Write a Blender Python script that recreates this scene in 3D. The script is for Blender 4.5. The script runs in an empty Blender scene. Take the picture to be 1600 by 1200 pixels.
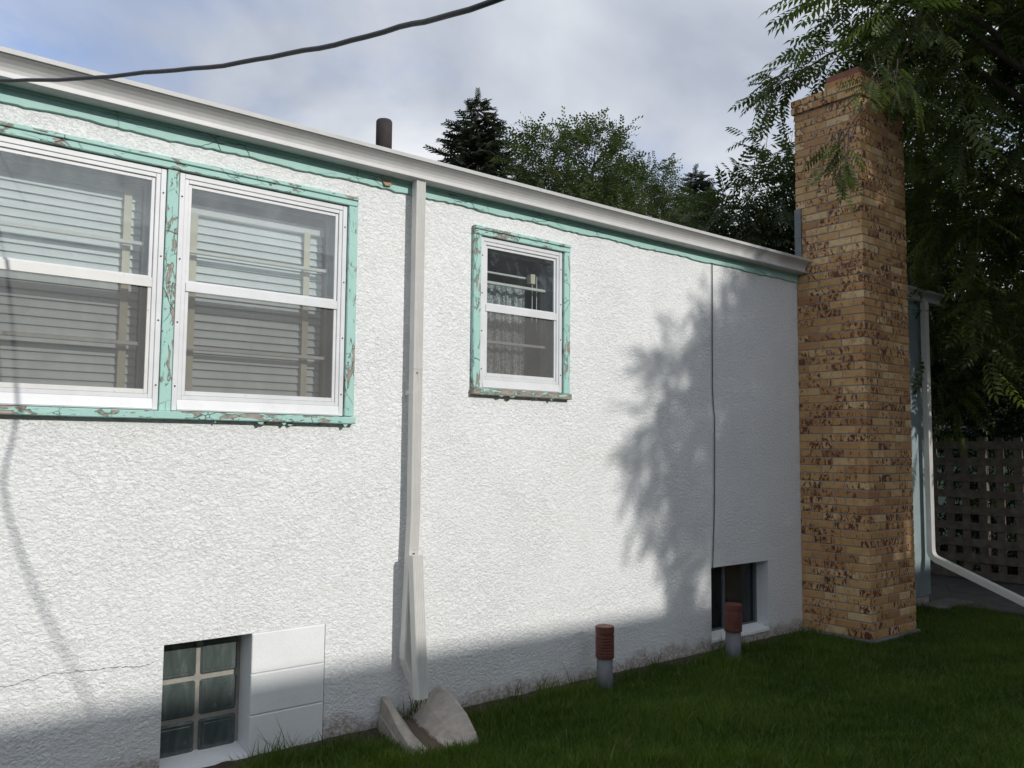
import bpy, bmesh, math, random
import numpy as np
from mathutils import Vector, Matrix

random.seed(7)
rng = np.random.default_rng(11)
scene = bpy.context.scene
COL = scene.collection

# ------------------------------------------------------------------ camera
YAW, PITCH, ROLL = 0.6807, 0.07517, 0.008615
cy, sy = math.cos(YAW), math.sin(YAW)
cp, sp = math.cos(PITCH), math.sin(PITCH)
fwd = Vector((sy * cp, cy * cp, sp))
r0 = Vector((cy, -sy, 0))
u0 = r0.cross(fwd)
rgt = r0 * math.cos(ROLL) + u0 * math.sin(ROLL)
up = -r0 * math.sin(ROLL) + u0 * math.cos(ROLL)
cam_data = bpy.data.cameras.new('camera')
cam = bpy.data.objects.new('camera', cam_data)
COL.objects.link(cam)
cam.matrix_world = Matrix(((rgt.x, up.x, -fwd.x, 0), (rgt.y, up.y, -fwd.y, 0),
                           (rgt.z, up.z, -fwd.z, 1.6), (0, 0, 0, 1)))
cam_data.sensor_fit = 'HORIZONTAL'
cam_data.sensor_width = 36
cam_data.lens = 1322.8 / 1600 * 36
cam_data.clip_start = 0.05
cam_data.clip_end = 2000
scene.camera = cam

# ------------------------------------------------------------------ light
SUN_TO = Vector((0.22, -1.0, 0.47)).normalized()          # towards the sun
sun_el = math.asin(SUN_TO.z)
sun_az = math.atan2(SUN_TO.x, SUN_TO.y)
sl = bpy.data.lights.new('sun', 'SUN')
sl.energy = 2.1
sl.angle = math.radians(0.7)
sl.color = (1.0, 0.965, 0.91)
so = bpy.data.objects.new('sun', sl)
so.rotation_euler = SUN_TO.to_track_quat('Z', 'Y').to_euler()
so.location = (10, -30, 25)
COL.objects.link(so)

world = bpy.data.worlds.new('World')
scene.world = world
world.use_nodes = True
wt = world.node_tree
for n in list(wt.nodes):
    wt.nodes.remove(n)


def N(t, kind, **kw):
    n = t.nodes.new(kind)
    for k, v in kw.items():
        setattr(n, k, v)
    return n


def math_node(t, op, a, b=None, clamp=False):
    n = t.nodes.new('ShaderNodeMath')
    n.operation = op
    n.use_clamp = clamp
    for i, v in enumerate((a, b)):
        if v is None:
            continue
        if isinstance(v, (int, float)):
            n.inputs[i].default_value = v
        else:
            t.links.new(v, n.inputs[i])
    return n.outputs[0]


def ramp(t, fac, stops, interp='LINEAR'):
    n = t.nodes.new('ShaderNodeValToRGB')
    n.color_ramp.interpolation = interp
    el = n.color_ramp.elements
    while len(el) < len(stops):
        el.new(0.5)
    for e, (p, c) in zip(el, stops):
        e.position = p
        if isinstance(c, (int, float)):
            c = (c, c, c)
        e.color = (c[0], c[1], c[2], 1)
    t.links.new(fac, n.inputs[0])
    return n.outputs[0]


def mixc(t, fac, a, b, blend='MIX'):
    n = t.nodes.new('ShaderNodeMix')
    n.data_type = 'RGBA'
    n.blend_type = blend
    for s, v in ((n.inputs[0], fac), (n.inputs[6], a), (n.inputs[7], b)):
        if isinstance(v, (int, float)):
            s.default_value = v
        elif isinstance(v, tuple):
            s.default_value = (v[0], v[1], v[2], 1)
        else:
            t.links.new(v, s)
    return n.outputs[2]


def noise(t, vec, scale, detail=4, rough=0.55, dist=0.0, out=0):
    n = t.nodes.new('ShaderNodeTexNoise')
    n.inputs['Scale'].default_value = scale
    n.inputs['Detail'].default_value = detail
    n.inputs['Roughness'].default_value = rough
    n.inputs['Distortion'].default_value = dist
    if vec is not None:
        t.links.new(vec, n.inputs['Vector'])
    return n.outputs[out]


def mapping(t, vec, scale=(1, 1, 1), rot=(0, 0, 0), loc=(0, 0, 0)):
    n = t.nodes.new('ShaderNodeMapping')
    n.inputs['Scale'].default_value = scale
    n.inputs['Rotation'].default_value = rot
    n.inputs['Location'].default_value = loc
    t.links.new(vec, n.inputs[0])
    return n.outputs[0]


# sky: Nishita blue under a broken sheet of cloud
sky = N(wt, 'ShaderNodeTexSky', sky_type='NISHITA', sun_disc=False, sun_elevation=sun_el,
        sun_rotation=sun_az, air_density=1.0, dust_density=1.2, ozone_density=1.2)
tc = N(wt, 'ShaderNodeTexCoord')
sep = N(wt, 'ShaderNodeSeparateXYZ')
wt.links.new(tc.outputs['Generated'], sep.inputs[0])
zz = math_node(wt, 'MAXIMUM', sep.outputs[2], 0.0)
zz = math_node(wt, 'ADD', zz, 0.22)
px_ = math_node(wt, 'DIVIDE', sep.outputs[0], zz)
py_ = math_node(wt, 'DIVIDE', sep.outputs[1], zz)
cmb = N(wt, 'ShaderNodeCombineXYZ')
wt.links.new(px_, cmb.inputs[0])
wt.links.new(py_, cmb.inputs[1])
SKY_OFF = (7.98, 4.20, 0.0)
cvec = mapping(wt, cmb.outputs[0], (1, 1, 1), (0, 0, 0.35), SKY_OFF)
n_big = noise(wt, cvec, 0.95, 7, 0.52, 0.35)
n_det = noise(wt, cvec, 2.6, 8, 0.58, 0.6)
cover = math_node(wt, 'ADD', math_node(wt, 'MULTIPLY', n_big, 0.75), math_node(wt, 'MULTIPLY', n_det, 0.25))
cover_f = ramp(wt, cover, [(0.33, 0.0), (0.42, 0.62), (0.53, 1.0)])
n_lum = noise(wt, mapping(wt, cmb.outputs[0], (1, 1, 1), (0, 0, 0.2), (4.3, 1.7, 0)), 1.25, 6, 0.5, 0.4)
cloud_col = ramp(wt, n_lum, [(0.33, (2.35, 2.6, 3.1)), (0.48, (3.55, 3.75, 4.1)), (0.63, (5.2, 5.3, 5.4))])
blue = mixc(wt, 1.0, sky.outputs[0], (0.58, 0.72, 0.98), 'MULTIPLY')
skyc = mixc(wt, cover_f, blue, cloud_col)
bg = N(wt, 'ShaderNodeBackground')
bg.inputs[1].default_value = 0.145
wo = N(wt, 'ShaderNodeOutputWorld')
wt.links.new(skyc, bg.inputs[0])
wt.links.new(bg.outputs[0], wo.inputs[0])

scene.view_settings.view_transform = 'Standard'
scene.view_settings.look = 'None'
scene.view_settings.exposure = 0.42
scene.view_settings.gamma = 1.0
scene.view_settings.use_curve_mapping = False
scene.render.engine = 'CYCLES'
scene.cycles.max_bounces = 10
scene.cycles.diffuse_bounces = 5
scene.cycles.transparent_max_bounces = 16


# ------------------------------------------------------------------ helpers
def tag(o, label=None, cat=None, group=None, kind=None):
    if label:
        o['label'] = label
    if cat:
        o['category'] = cat
    if group:
        o['group'] = group
    if kind:
        o['kind'] = kind
    return o


def empty(name, loc=(0, 0, 0)):
    o = bpy.data.objects.new(name, None)
    o.location = loc
    o.empty_display_size = 0.2
    COL.objects.link(o)
    return o


def link_mesh(name, me, mat, parent=None):
    o = bpy.data.objects.new(name, me)
    COL.objects.link(o)
    if mat is not None and not me.materials:
        me.materials.append(mat)
    if parent is not None:
        o.parent = parent
        # every thing's Empty is unrotated: keep world coordinates of the mesh
        m = parent
        off = Vector((0, 0, 0))
        while m is not None:
            off += m.location
            m = m.parent
        o.location = -off
    return o


class MB:
    """collects shapes in world coordinates, builds one mesh object"""

    def __init__(self):
        self.bm = bmesh.new()

    def box(self, a, b, bevel=0.0):
        a = Vector(a)
        b = Vector(b)
        lo = Vector([min(a[i], b[i]) for i in range(3)])
        hi = Vector([max(a[i], b[i]) for i in range(3)])
        vs = [self.bm.verts.new((x, y, z)) for x in (lo.x, hi.x) for y in (lo.y, hi.y) for z in (lo.z, hi.z)]
        fs = [self.bm.faces.new([vs[i] for i in q]) for q in
              ((0, 1, 3, 2), (4, 6, 7, 5), (0, 4, 5, 1), (2, 3, 7, 6), (0, 2, 6, 4), (1, 5, 7, 3))]
        if bevel > 0:
            ed = {e for f in fs for e in f.edges}
            bmesh.ops.bevel(self.bm, geom=list(ed), offset=bevel, segments=1, affect='EDGES', profile=0.5)
        return self

    def prism(self, prof, axis, lo, hi):
        """closed 2-D profile extruded along an axis. axis 'x': prof=(y,z); 'y': (x,z); 'z': (x,y)"""
        def P(p, t):
            return {'x': (t, p[0], p[1]), 'y': (p[0], t, p[1]), 'z': (p[0], p[1], t)}[axis]
        A = [self.bm.verts.new(P(p, lo)) for p in prof]
        B = [self.bm.verts.new(P(p, hi)) for p in prof]
        n = len(prof)
        for i in range(n):
            j = (i + 1) % n
            self.bm.faces.new((A[i], A[j], B[j], B[i]))
        self.bm.faces.new(A[::-1])
        self.bm.faces.new(B)
        return self

    def tube(self, pts, rad, seg=8, caps=True, section=None):
        """swept tube along points; rad a number or list; section: list of 2-D unit offsets (else a circle)"""
        pts = [Vector(p) for p in pts]
        if isinstance(rad, (int, float)):
            rad = [rad] * len(pts)
        if section is None:
            section = [(math.cos(2 * math.pi * k / seg), math.sin(2 * math.pi * k / seg)) for k in range(seg)]
        ns = len(section)
        rings = []
        ref = None
        for i, p in enumerate(pts):
            d = (pts[min(i + 1, len(pts) - 1)] - pts[max(i - 1, 0)]).normalized()
            if ref is None:
                ref = Vector((1, 0, 0)) if abs(d.x) < 0.9 else Vector((0, 0, 1))
            s = (ref - d * ref.dot(d)).normalized()
            t = d.cross(s)
            ref = s
            rings.append([self.bm.verts.new(p + s * (a * rad[i]) + t * (b * rad[i])) for a, b in section])
        for i in range(len(rings) - 1):
            for k in range(ns):
                l = (k + 1) % ns
                self.bm.faces.new((rings[i][k], rings[i][l], rings[i + 1][l], rings[i + 1][k]))
        if caps:
            self.bm.faces.new(rings[0][::-1])
            self.bm.faces.new(rings[-1])
        return self

    def build(self, name, mat, parent=None, smooth=False):
        bmesh.ops.recalc_face_normals(self.bm, faces=self.bm.faces)
        me = bpy.data.meshes.new(name)
        self.bm.to_mesh(me)
        self.bm.free()
        if smooth:
            me.polygons.foreach_set('use_smooth', [True] * len(me.polygons))
        return link_mesh(name, me, mat, parent)


def box(name, a, b, mat, parent=None, bevel=0.0):
    return MB().box(a, b, bevel).build(name, mat, parent)


def mesh_np(name, V, F, mat, parent=None, rnd=None, smooth=False):
    """mesh from numpy arrays; all faces the same size; rnd = one value per vertex"""
    me = bpy.data.meshes.new(name)
    nv, nf, k = len(V), len(F), F.shape[1]
    me.vertices.add(nv)
    me.vertices.foreach_set('co', np.ascontiguousarray(V, dtype=np.float32).ravel())
    me.loops.add(nf * k)
    me.loops.foreach_set('vertex_index', np.ascontiguousarray(F, dtype=np.int32).ravel())
    me.polygons.add(nf)
    me.polygons.foreach_set('loop_start', np.arange(0, nf * k, k, dtype=np.int32))
    if smooth:
        me.polygons.foreach_set('use_smooth', np.ones(nf, dtype=bool))
    me.update(calc_edges=True)
    if rnd is not None:
        at = me.attributes.new('rnd', 'FLOAT', 'POINT')
        at.data.foreach_set('value', np.ascontiguousarray(rnd, dtype=np.float32))
    return link_mesh(name, me, mat, parent)


def instances(TV, TF, M, P):
    """template verts (n,3), faces (m,k), matrices (I,3,3) with columns = axes, positions (I,3)"""
    n = len(TV)
    V = np.einsum('iab,nb->ina', M, TV) + P[:, None, :]
    F = TF[None] + (np.arange(len(P)) * n)[:, None, None]
    rnd = np.repeat(rng.random(len(P)), n)
    return V.reshape(-1, 3), F.reshape(-1, TF.shape[1]), rnd


# ------------------------------------------------------------------ materials
def new_mat(name):
    m = bpy.data.materials.new(name)
    m.use_nodes = True
    t = m.node_tree
    b = t.nodes['Principled BSDF']
    return m, t, b


def pos(t):
    return t.nodes.new('ShaderNodeNewGeometry').outputs['Position']


def bump(t, b, h, strength=0.5, dist=0.01, prev=None):
    n = t.nodes.new('ShaderNodeBump')
    n.inputs['Strength'].default_value = strength
    n.inputs['Distance'].default_value = dist
    t.links.new(h, n.inputs['Height'])
    if prev is not None:
        t.links.new(prev, n.inputs['Normal'])
    t.links.new(n.outputs[0], b.inputs['Normal'])
    return n.outputs[0]


def plain(name, col, rough=0.6, var=0.12, scale=8.0, bump_s=0.0, bump_scale=60.0, metal=0.0, spec=0.5):
    m, t, b = new_mat(name)
    p = pos(t)
    n1 = noise(t, p, scale, 6, 0.6)
    c = mixc(t, ramp(t, n1, [(0.3, 0.0), (0.7, 1.0)]), tuple(x * (1 - var) for x in col), tuple(min(1, x * (1 + var)) for x in col))
    t.links.new(c, b.inputs['Base Color'])
    b.inputs['Roughness'].default_value = rough
    b.inputs['Metallic'].default_value = metal
    b.inputs['Specular IOR Level'].default_value = spec
    if bump_s > 0:
        bump(t, b, noise(t, p, bump_scale, 4, 0.6), bump_s, 0.004)
    return m


def mat_stucco():
    m, t, b = new_mat('white_painted_stucco')
    p = pos(t)
    warp = noise(t, p, 14.0, 3, 0.5, 0.0, 1)
    pw = mapping(t, mixc(t, 0.02, p, warp, 'ADD'), (0.8, 1, 1.1))
    v = N(t, 'ShaderNodeTexVoronoi', feature='SMOOTH_F1')
    v.inputs['Scale'].default_value = 58.0
    v.inputs['Smoothness'].default_value = 0.35
    v.inputs['Detail'].default_value = 1.0
    t.links.new(pw, v.inputs['Vector'])
    n1 = noise(t, pw, 46.0, 5, 0.62, 0.35)
    n2 = noise(t, p, 110.0, 4, 0.6)
    h = math_node(t, 'ADD', math_node(t, 'MULTIPLY', n1, 1.0), math_node(t, 'MULTIPLY', v.outputs['Distance'], -0.6))
    rid = math_node(t, 'ABSOLUTE', math_node(t, 'SUBTRACT', noise(t, pw, 36.0, 4, 0.6, 0.6), 0.5))
    h = math_node(t, 'ADD', h, ramp(t, rid, [(0.0, -0.0), (0.045, 0.22)]))
    h = math_node(t, 'ADD', h, math_node(t, 'MULTIPLY', n2, 0.24))
    patch = math_node(t, 'MULTIPLY', ramp(t, noise(t, p, 1.7, 4, 0.55), [(0.35, 0.8), (0.62, 1.0)]), ramp(t, noise(t, mapping(t, p, (1, 1, 1), (0, 0, 0), (3, 8, 2)), 5.5, 3, 0.5), [(0.32, 0.82), (0.6, 1.0)]))
    h = math_node(t, 'MULTIPLY', h, patch)
    bump(t, b, h, 0.9, 0.0078)
    # paint: white with faint dirt; bare pinkish, soiled foot where paint has gone
    sepn = N(t, 'ShaderNodeSeparateXYZ')
    t.links.new(p, sepn.inputs[0])
    z = sepn.outputs[2]
    base = mixc(t, ramp(t, noise(t, p, 2.2, 6, 0.65), [(0.35, 0.0), (0.75, 1.0)]), (0.81, 0.82, 0.815), (0.76, 0.77, 0.765))
    wear = math_node(t, 'ADD', z, math_node(t, 'MULTIPLY', noise(t, p, 4.5, 8, 0.7), -0.36))
    wear_f = ramp(t, math_node(t, 'ADD', wear, 0.10), [(0.0, 0.9), (0.07, 0.0)])
    fine = ramp(t, noise(t, p, 45.0, 6, 0.7), [(0.36, 0.25), (0.56, 1.0)])
    wf = math_node(t, 'MULTIPLY', wear_f, fine)
    dirt = mixc(t, noise(t, p, 14.0, 4, 0.6), (0.42, 0.31, 0.26), (0.33, 0.28, 0.235))
    c = mixc(t, wf, base, dirt)
    warmst = ramp(t, noise(t, mapping(t, p, (1.2, 1, 2.2), (0, 0, 0), (5, 1, 7)), 1.1, 5, 0.6), [(0.56, 0.0), (0.72, 0.3)])
    c = mixc(t, warmst, c, (0.74, 0.715, 0.66))
    streak = ramp(t, noise(t, mapping(t, p, (9, 9, 0.7)), 1.0, 5, 0.6), [(0.55, 0.0), (0.8, 0.12)])
    c = mixc(t, streak, c, (0.55, 0.55, 0.53))
    t.links.new(c, b.inputs['Base Color'])
    b.inputs['Roughness'].default_value = 0.62
    return m


def mat_peel(name, amount, along):
    """mint paint flaking off grey weathered wood; along = axis the board runs"""
    m, t, b = new_mat(name)
    p = pos(t)
    sc = {'x': (0.28, 1, 1), 'z': (1, 1, 0.28)}[along]
    pv = mapping(t, p, sc)
    n1 = noise(t, pv, 42.0, 9, 0.68, 0.8)
    n2 = noise(t, p, 5.0, 4, 0.6)
    k = math_node(t, 'ADD', math_node(t, 'MULTIPLY', n1, 0.7), math_node(t, 'MULTIPLY', n2, 0.45))
    mask = ramp(t, k, [(0.74 - amount, 0.0), (0.755 - amount, 1.0)])
    grain = noise(t, mapping(t, p, {'x': (0.12, 1, 1), 'z': (1, 1, 0.12)}[along]), 160.0, 5, 0.6)
    wood = ramp(t, grain, [(0.3, (0.17, 0.145, 0.12)), (0.55, (0.33, 0.285, 0.24)), (0.72, (0.44, 0.39, 0.33))])
    mint = mixc(t, noise(t, p, 11.0, 5, 0.6), (0.29, 0.52, 0.465), (0.41, 0.63, 0.57))
    edge = ramp(t, k, [(0.715 - amount, 0.0), (0.735 - amount, 0.55), (0.75 - amount, 0.0)])
    crk = N(t, 'ShaderNodeTexVoronoi', feature='DISTANCE_TO_EDGE')
    crk.inputs['Scale'].default_value = 1.0
    t.links.new(mapping(t, mixc(t, 0.05, p, noise(t, p, 6.0, 3, 0.6, 0, 1), 'ADD'), {'x': (6.0, 18, 13), 'z': (13, 18, 6.0)}[along]), crk.inputs['Vector'])
    crack = ramp(t, crk.outputs['Distance'], [(0.0, 1.0), (0.022, 0.0)])
    crack = math_node(t, 'MULTIPLY', crack, ramp(t, noise(t, p, 3.1, 3), [(0.48, 0.0), (0.6, 0.85)]))
    c = mixc(t, edge, mint, (0.42, 0.66, 0.58))
    c = mixc(t, mask, c, wood)
    c = mixc(t, crack, c, (0.05, 0.07, 0.06))
    t.links.new(c, b.inputs['Base Color'])
    b.inputs['Roughness'].default_value = 0.6
    h = math_node(t, 'ADD', math_node(t, 'MULTIPLY', mask, -1.0), math_node(t, 'MULTIPLY', grain, 0.22))
    h = math_node(t, 'SUBTRACT', h, math_node(t, 'MULTIPLY', crack, 0.8))
    bump(t, b, h, 1.0, 0.005)
    return m


def mat_brick():
    m, t, b = new_mat('buff_flashed_brick')
    p = pos(t)
    oi = N(t, 'ShaderNodeObjectInfo')
    at = N(t, 'ShaderNodeAttribute', attribute_name='rnd')
    r = math_node(t, 'FRACT', math_node(t, 'ADD', oi.outputs['Random'], at.outputs['Fac']))
    r2 = math_node(t, 'FRACT', math_node(t, 'MULTIPLY', r, 17.31))
    r3 = math_node(t, 'FRACT', math_node(t, 'MULTIPLY', r, 53.7))
    off = N(t, 'ShaderNodeCombineXYZ')
    t.links.new(math_node(t, 'MULTIPLY', r, 40.0), off.inputs[0])
    t.links.new(math_node(t, 'MULTIPLY', r2, 31.0), off.inputs[1])
    pv = mixc(t, 1.0, p, off.outputs[0], 'ADD')
    base = ramp(t, r2, [(0.0, (0.33, 0.165, 0.075)), (0.14, (0.44, 0.25, 0.10)), (0.45, (0.50, 0.30, 0.12)), (0.75, (0.56, 0.36, 0.155)), (0.9, (0.62, 0.43, 0.21)), (1.0, (0.66, 0.47, 0.25))])
    warm = ramp(t, noise(t, pv, 16.0, 5, 0.6, 0.5), [(0.46, 0.0), (0.66, 0.6)])
    c = mixc(t, warm, base, (0.42, 0.185, 0.055))
    c = mixc(t, ramp(t, noise(t, pv, 70.0, 5, 0.7), [(0.3, 0.12), (0.55, 0.0)]), c, (0.24, 0.13, 0.06))
    # dark fired blotches, slanting
    bl = mapping(t, mixc(t, 0.02, pv, noise(t, pv, 30.0, 3, 0.6, 0, 1), 'ADD'), (32, 32, 18), (0.6, 0.55, 0.2))
    bn = noise(t, bl, 1.0, 2, 0.45, 0.9)
    bn2 = noise(t, mapping(t, pv, (46, 46, 26), (0.3, -0.6, 0.3)), 1.0, 2, 0.5, 0.6)
    kk = math_node(t, 'ADD', math_node(t, 'MULTIPLY', bn, 0.68), math_node(t, 'MULTIPLY', bn2, 0.32))
    kk = math_node(t, 'ADD', kk, ramp(t, r3, [(0.22, -0.10 + 0.10), (0.5, 0.10), (1.0, 0.155)]))
    kk = math_node(t, 'SUBTRACT', kk, 0.115)
    m1 = ramp(t, kk, [(0.545, 0.0), (0.565, 0.9), (0.60, 1.0)])
    blc = mixc(t, r, (0.145, 0.052, 0.021), (0.075, 0.030, 0.016))
    c = mixc(t, m1, c, blc)
    rim = ramp(t, kk, [(0.485, 0.0), (0.54, 0.75), (0.575, 0.0)])
    c = mixc(t, rim, c, (0.32, 0.115, 0.03))
    t.links.new(c, b.inputs['Base Color'])
    b.inputs['Roughness'].default_value = 0.72
    h = math_node(t, 'SUBTRACT', math_node(t, 'MULTIPLY', noise(t, pv, 90.0, 5, 0.65), 0.5), math_node(t, 'MULTIPLY', m1, 0.7))
    bump(t, b, h, 0.7, 0.004)
    return m


def mat_mix_transparent(name, col, alpha, gloss=True, rough=0.03, dusty=0.0, pattern=None):
    """window glass (clear + Fresnel reflection + dust film) or an insect screen / lace"""
    m, t, b = new_mat(name)
    t.nodes.remove(b)
    out = [n for n in t.nodes if n.type == 'OUTPUT_MATERIAL'][0]
    tr = N(t, 'ShaderNodeBsdfTransparent')
    tr.inputs[0].default_value = (col[0], col[1], col[2], 1) if gloss else (1, 1, 1, 1)
    mix = N(t, 'ShaderNodeMixShader')
    p = pos(t)
    if gloss:
        df = N(t, 'ShaderNodeBsdfDiffuse')
        df.inputs[0].default_value = (0.62, 0.66, 0.68, 1)
        d = ramp(t, noise(t, mapping(t, p, (1, 1, 0.6)), 7.0, 7, 0.7), [(0.25, dusty * 0.55), (0.8, dusty * 1.5)])
        t.links.new(d, mix.inputs[0])
        t.links.new(tr.outputs[0], mix.inputs[1])
        t.links.new(df.outputs[0], mix.inputs[2])
        gl = N(t, 'ShaderNodeBsdfGlossy')
        gl.inputs['Roughness'].default_value = rough
        fr = N(t, 'ShaderNodeLayerWeight')
        f2 = math_node(t, 'ADD', math_node(t, 'MULTIPLY', math_node(t, 'POWER', fr.outputs['Facing'], 5.0), 0.95), 0.045, True)
        mx2 = N(t, 'ShaderNodeMixShader')
        t.links.new(f2, mx2.inputs[0])
        t.links.new(mix.outputs[0], mx2.inputs[1])
        t.links.new(gl.outputs[0], mx2.inputs[2])
        t.links.new(mx2.outputs[0], out.inputs[0])
    else:
        df = N(t, 'ShaderNodeBsdfDiffuse')
        df.inputs[0].default_value = (col[0], col[1], col[2], 1)
        if pattern == 'lace':
            f = ramp(t, noise(t, p, 55.0, 5, 0.7, 1.2), [(0.42, alpha * 0.45), (0.6, min(1, alpha * 1.5))])
        else:
            f = ramp(t, noise(t, mapping(t, p, (1, 1, 0.5)), 9.0, 6, 0.65), [(0.2, alpha * 0.85), (0.8, min(1, alpha * 1.15))])
        t.links.new(f, mix.inputs[0])
        t.links.new(tr.outputs[0], mix.inputs[1])
        t.links.new(df.outputs[0], mix.inputs[2])
        t.links.new(mix.outputs[0], out.inputs[0])
    return m


def mat_leaf(name, dark, light, trans=0.35, rough=0.55, straw=False):
    m, t, b = new_mat(name)
    at = N(t, 'ShaderNodeAttribute', attribute_name='rnd')
    p = pos(t)
    n1 = noise(t, p, 1.3, 3, 0.5)
    f = math_node(t, 'ADD', math_node(t, 'MULTIPLY', at.outputs['Fac'], 0.6), math_node(t, 'MULTIPLY', n1, 0.4))
    c = mixc(t, ramp(t, f, [(0.2, 0.0), (0.85, 1.0)]), dark, light)
    if straw:
        c = mixc(t, ramp(t, at.outputs['Fac'], [(0.995, 0.0), (1.0, 1.0)]), c, (0.24, 0.20, 0.10))
    t.links.new(c, b.inputs['Base Color'])
    b.inputs['Roughness'].default_value = rough
    b.inputs['Specular IOR Level'].default_value = 0.35
    out = [n for n in t.nodes if n.type == 'OUTPUT_MATERIAL'][0]
    tl = N(t, 'ShaderNodeBsdfTranslucent')
    t.links.new(mixc(t, 1.0, c, (1.25, 1.35, 0.6), 'MULTIPLY'), tl.inputs[0])
    mx = N(t, 'ShaderNodeMixShader')
    mx.inputs[0].default_value = trans
    t.links.new(b.outputs[0], mx.inputs[1])
    t.links.new(tl.outputs[0], mx.inputs[2])
    t.links.new(mx.outputs[0], out.inputs[0])
    return m


def mat_alu(name, col=(0.74, 0.75, 0.75), stain=0.25):
    """white aluminium with chalky wear, rust-brown grime in drips"""
    m, t, b = new_mat(name)
    p = pos(t)
    c = mixc(t, ramp(t, noise(t, p, 6.0, 7, 0.65), [(0.35, 0.0), (0.7, 1.0)]), col, tuple(x * 0.87 for x in col))
    g = ramp(t, noise(t, mapping(t, p, (1, 1, 0.8)), 24.0, 8, 0.75), [(0.60, 0.0), (0.72, stain)])
    c = mixc(t, g, c, (0.23, 0.14, 0.085))
    t.links.new(c, b.inputs['Base Color'])
    b.inputs['Roughness'].default_value = 0.45
    bump(t, b, noise(t, p, 90.0, 4, 0.6), 0.12, 0.002)
    return m


STUCCO = mat_stucco()
PEEL_X = mat_peel('peeling_mint_rail', 0.118, 'x')
PEEL_Z = mat_peel('peeling_mint_jamb', 0.108, 'z')
PEEL_SILL = mat_peel('peeling_mint_sill', 0.125, 'x')
PEEL_S = mat_peel('bare_sill_wood', 0.215, 'x')
FASCIA = mat_peel('mint_fascia_board', 0.02, 'x')
BRICK = mat_brick()
MORTAR = plain('grey_mortar', (0.30, 0.29, 0.275), 0.9, 0.15, 20, 0.5, 120)
ALU = mat_alu('white_storm_frame', (0.69, 0.70, 0.71), 0.28)
ALU_RUST = mat_alu('rust_stained_rail', (0.70, 0.69, 0.66), 0.85)
GUTTER = mat_alu('gutter_enamel', (0.56, 0.56, 0.545), 0.14)
SPOUT = mat_alu('downspout_enamel', (0.70, 0.69, 0.65), 0.05)
CMU = plain('painted_block', (0.78, 0.79, 0.785), 0.6, 0.05, 5, 0.35, 70)
GLASS = mat_mix_transparent('storm_glass', (0.95, 0.97, 0.97), 1, True, 0.02, 0.14)
GLASS_CLEAR = mat_mix_transparent('small_window_glass', (0.9, 0.93, 0.93), 1, True, 0.02, 0.03)
SCREEN = mat_mix_transparent('insect_screen', (0.17, 0.17, 0.165), 0.58, False)
LACE = mat_mix_transparent('lace_curtain', (0.72, 0.74, 0.74), 0.55, False, pattern='lace')
SLAT = plain('blind_slat', (0.70, 0.755, 0.745), 0.5, 0.04, 3)
TAPE = plain('blind_tape', (0.68, 0.63, 0.47), 0.8, 0.06, 20)
RAIL = plain('blind_rail', (0.74, 0.74, 0.72), 0.5, 0.05, 5)
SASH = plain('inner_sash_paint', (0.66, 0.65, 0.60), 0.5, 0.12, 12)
DARKSASH = plain('shadowed_inner_sash', (0.20, 0.21, 0.21), 0.5, 0.15, 12)  # darker copy of the sash paint, with the shade put into its colour
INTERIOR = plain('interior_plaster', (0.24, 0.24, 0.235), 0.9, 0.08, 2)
ROOFM = plain('asphalt_shingle', (0.085, 0.085, 0.09), 0.95, 0.35, 30, 0.6, 90)
VENT = plain('rusty_vent_iron', (0.036, 0.028, 0.025), 0.8, 0.35, 14, 0.4, 80)
CLAY = plain('red_clay_flue', (0.25, 0.10, 0.07), 0.85, 0.25, 12, 0.4, 60)
FLASH = plain('grey_flashing', (0.14, 0.155, 0.16), 0.45, 0.2, 8, 0.1, 50, 0.5)
PVC = plain('grey_plastic_pipe', (0.125, 0.135, 0.14), 0.5, 0.1, 14, 0.1, 60)
REDCAP = plain('brown_red_cap', (0.115, 0.038, 0.026), 0.55, 0.3, 18, 0.15, 60)
RUBBER = plain('black_cable_jacket', (0.014, 0.015, 0.018), 0.45, 0.25, 30)
WIRE = plain('grey_wire', (0.10, 0.10, 0.10), 0.6, 0.2, 30)
CRACKM = plain('dark_crack', (0.16, 0.15, 0.14), 0.9, 0.3, 40)
WOODF = plain('weathered_lattice_wood', (0.15, 0.13, 0.105), 0.9, 0.4, 9, 0.5, 60)
FOOT = plain('footing_concrete', (0.17, 0.165, 0.155), 0.95, 0.3, 18, 0.6, 60)
PATHM = plain('path_concrete', (0.12, 0.115, 0.105), 0.95, 0.25, 6, 0.4, 70)
BARK = plain('tree_bark', (0.075, 0.06, 0.047), 0.95, 0.4, 16, 0.8, 30)
TWIG = plain('twig_bark', (0.085, 0.07, 0.05), 0.9, 0.3, 20)
LEAF_A = mat_leaf('walnut_leaf', (0.045, 0.070, 0.024), (0.12, 0.155, 0.046), 0.5)
LEAF_D = mat_leaf('dark_pinnate_leaf', (0.030, 0.050, 0.022), (0.075, 0.105, 0.042), 0.32)
LEAF_E = mat_leaf('elm_leaf', (0.036, 0.054, 0.026), (0.11, 0.14, 0.065), 0.35)
NEEDLE = mat_leaf('spruce_needle', (0.032, 0.048, 0.036), (0.08, 0.10, 0.072), 0.15)
GRASSM = mat_leaf('grass_blade', (0.034, 0.074, 0.009), (0.12, 0.185, 0.026), 0.40, straw=True)
SHEDM = plain('pale_green_siding', (0.30, 0.40, 0.34), 0.7, 0.08, 6)
NB_WALL = plain('neighbour_siding', (0.76, 0.75, 0.71), 0.8, 0.06, 3)
NB_TRIM = plain('neighbour_trim', (0.6, 0.6, 0.58), 0.6, 0.06, 3)
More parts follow.
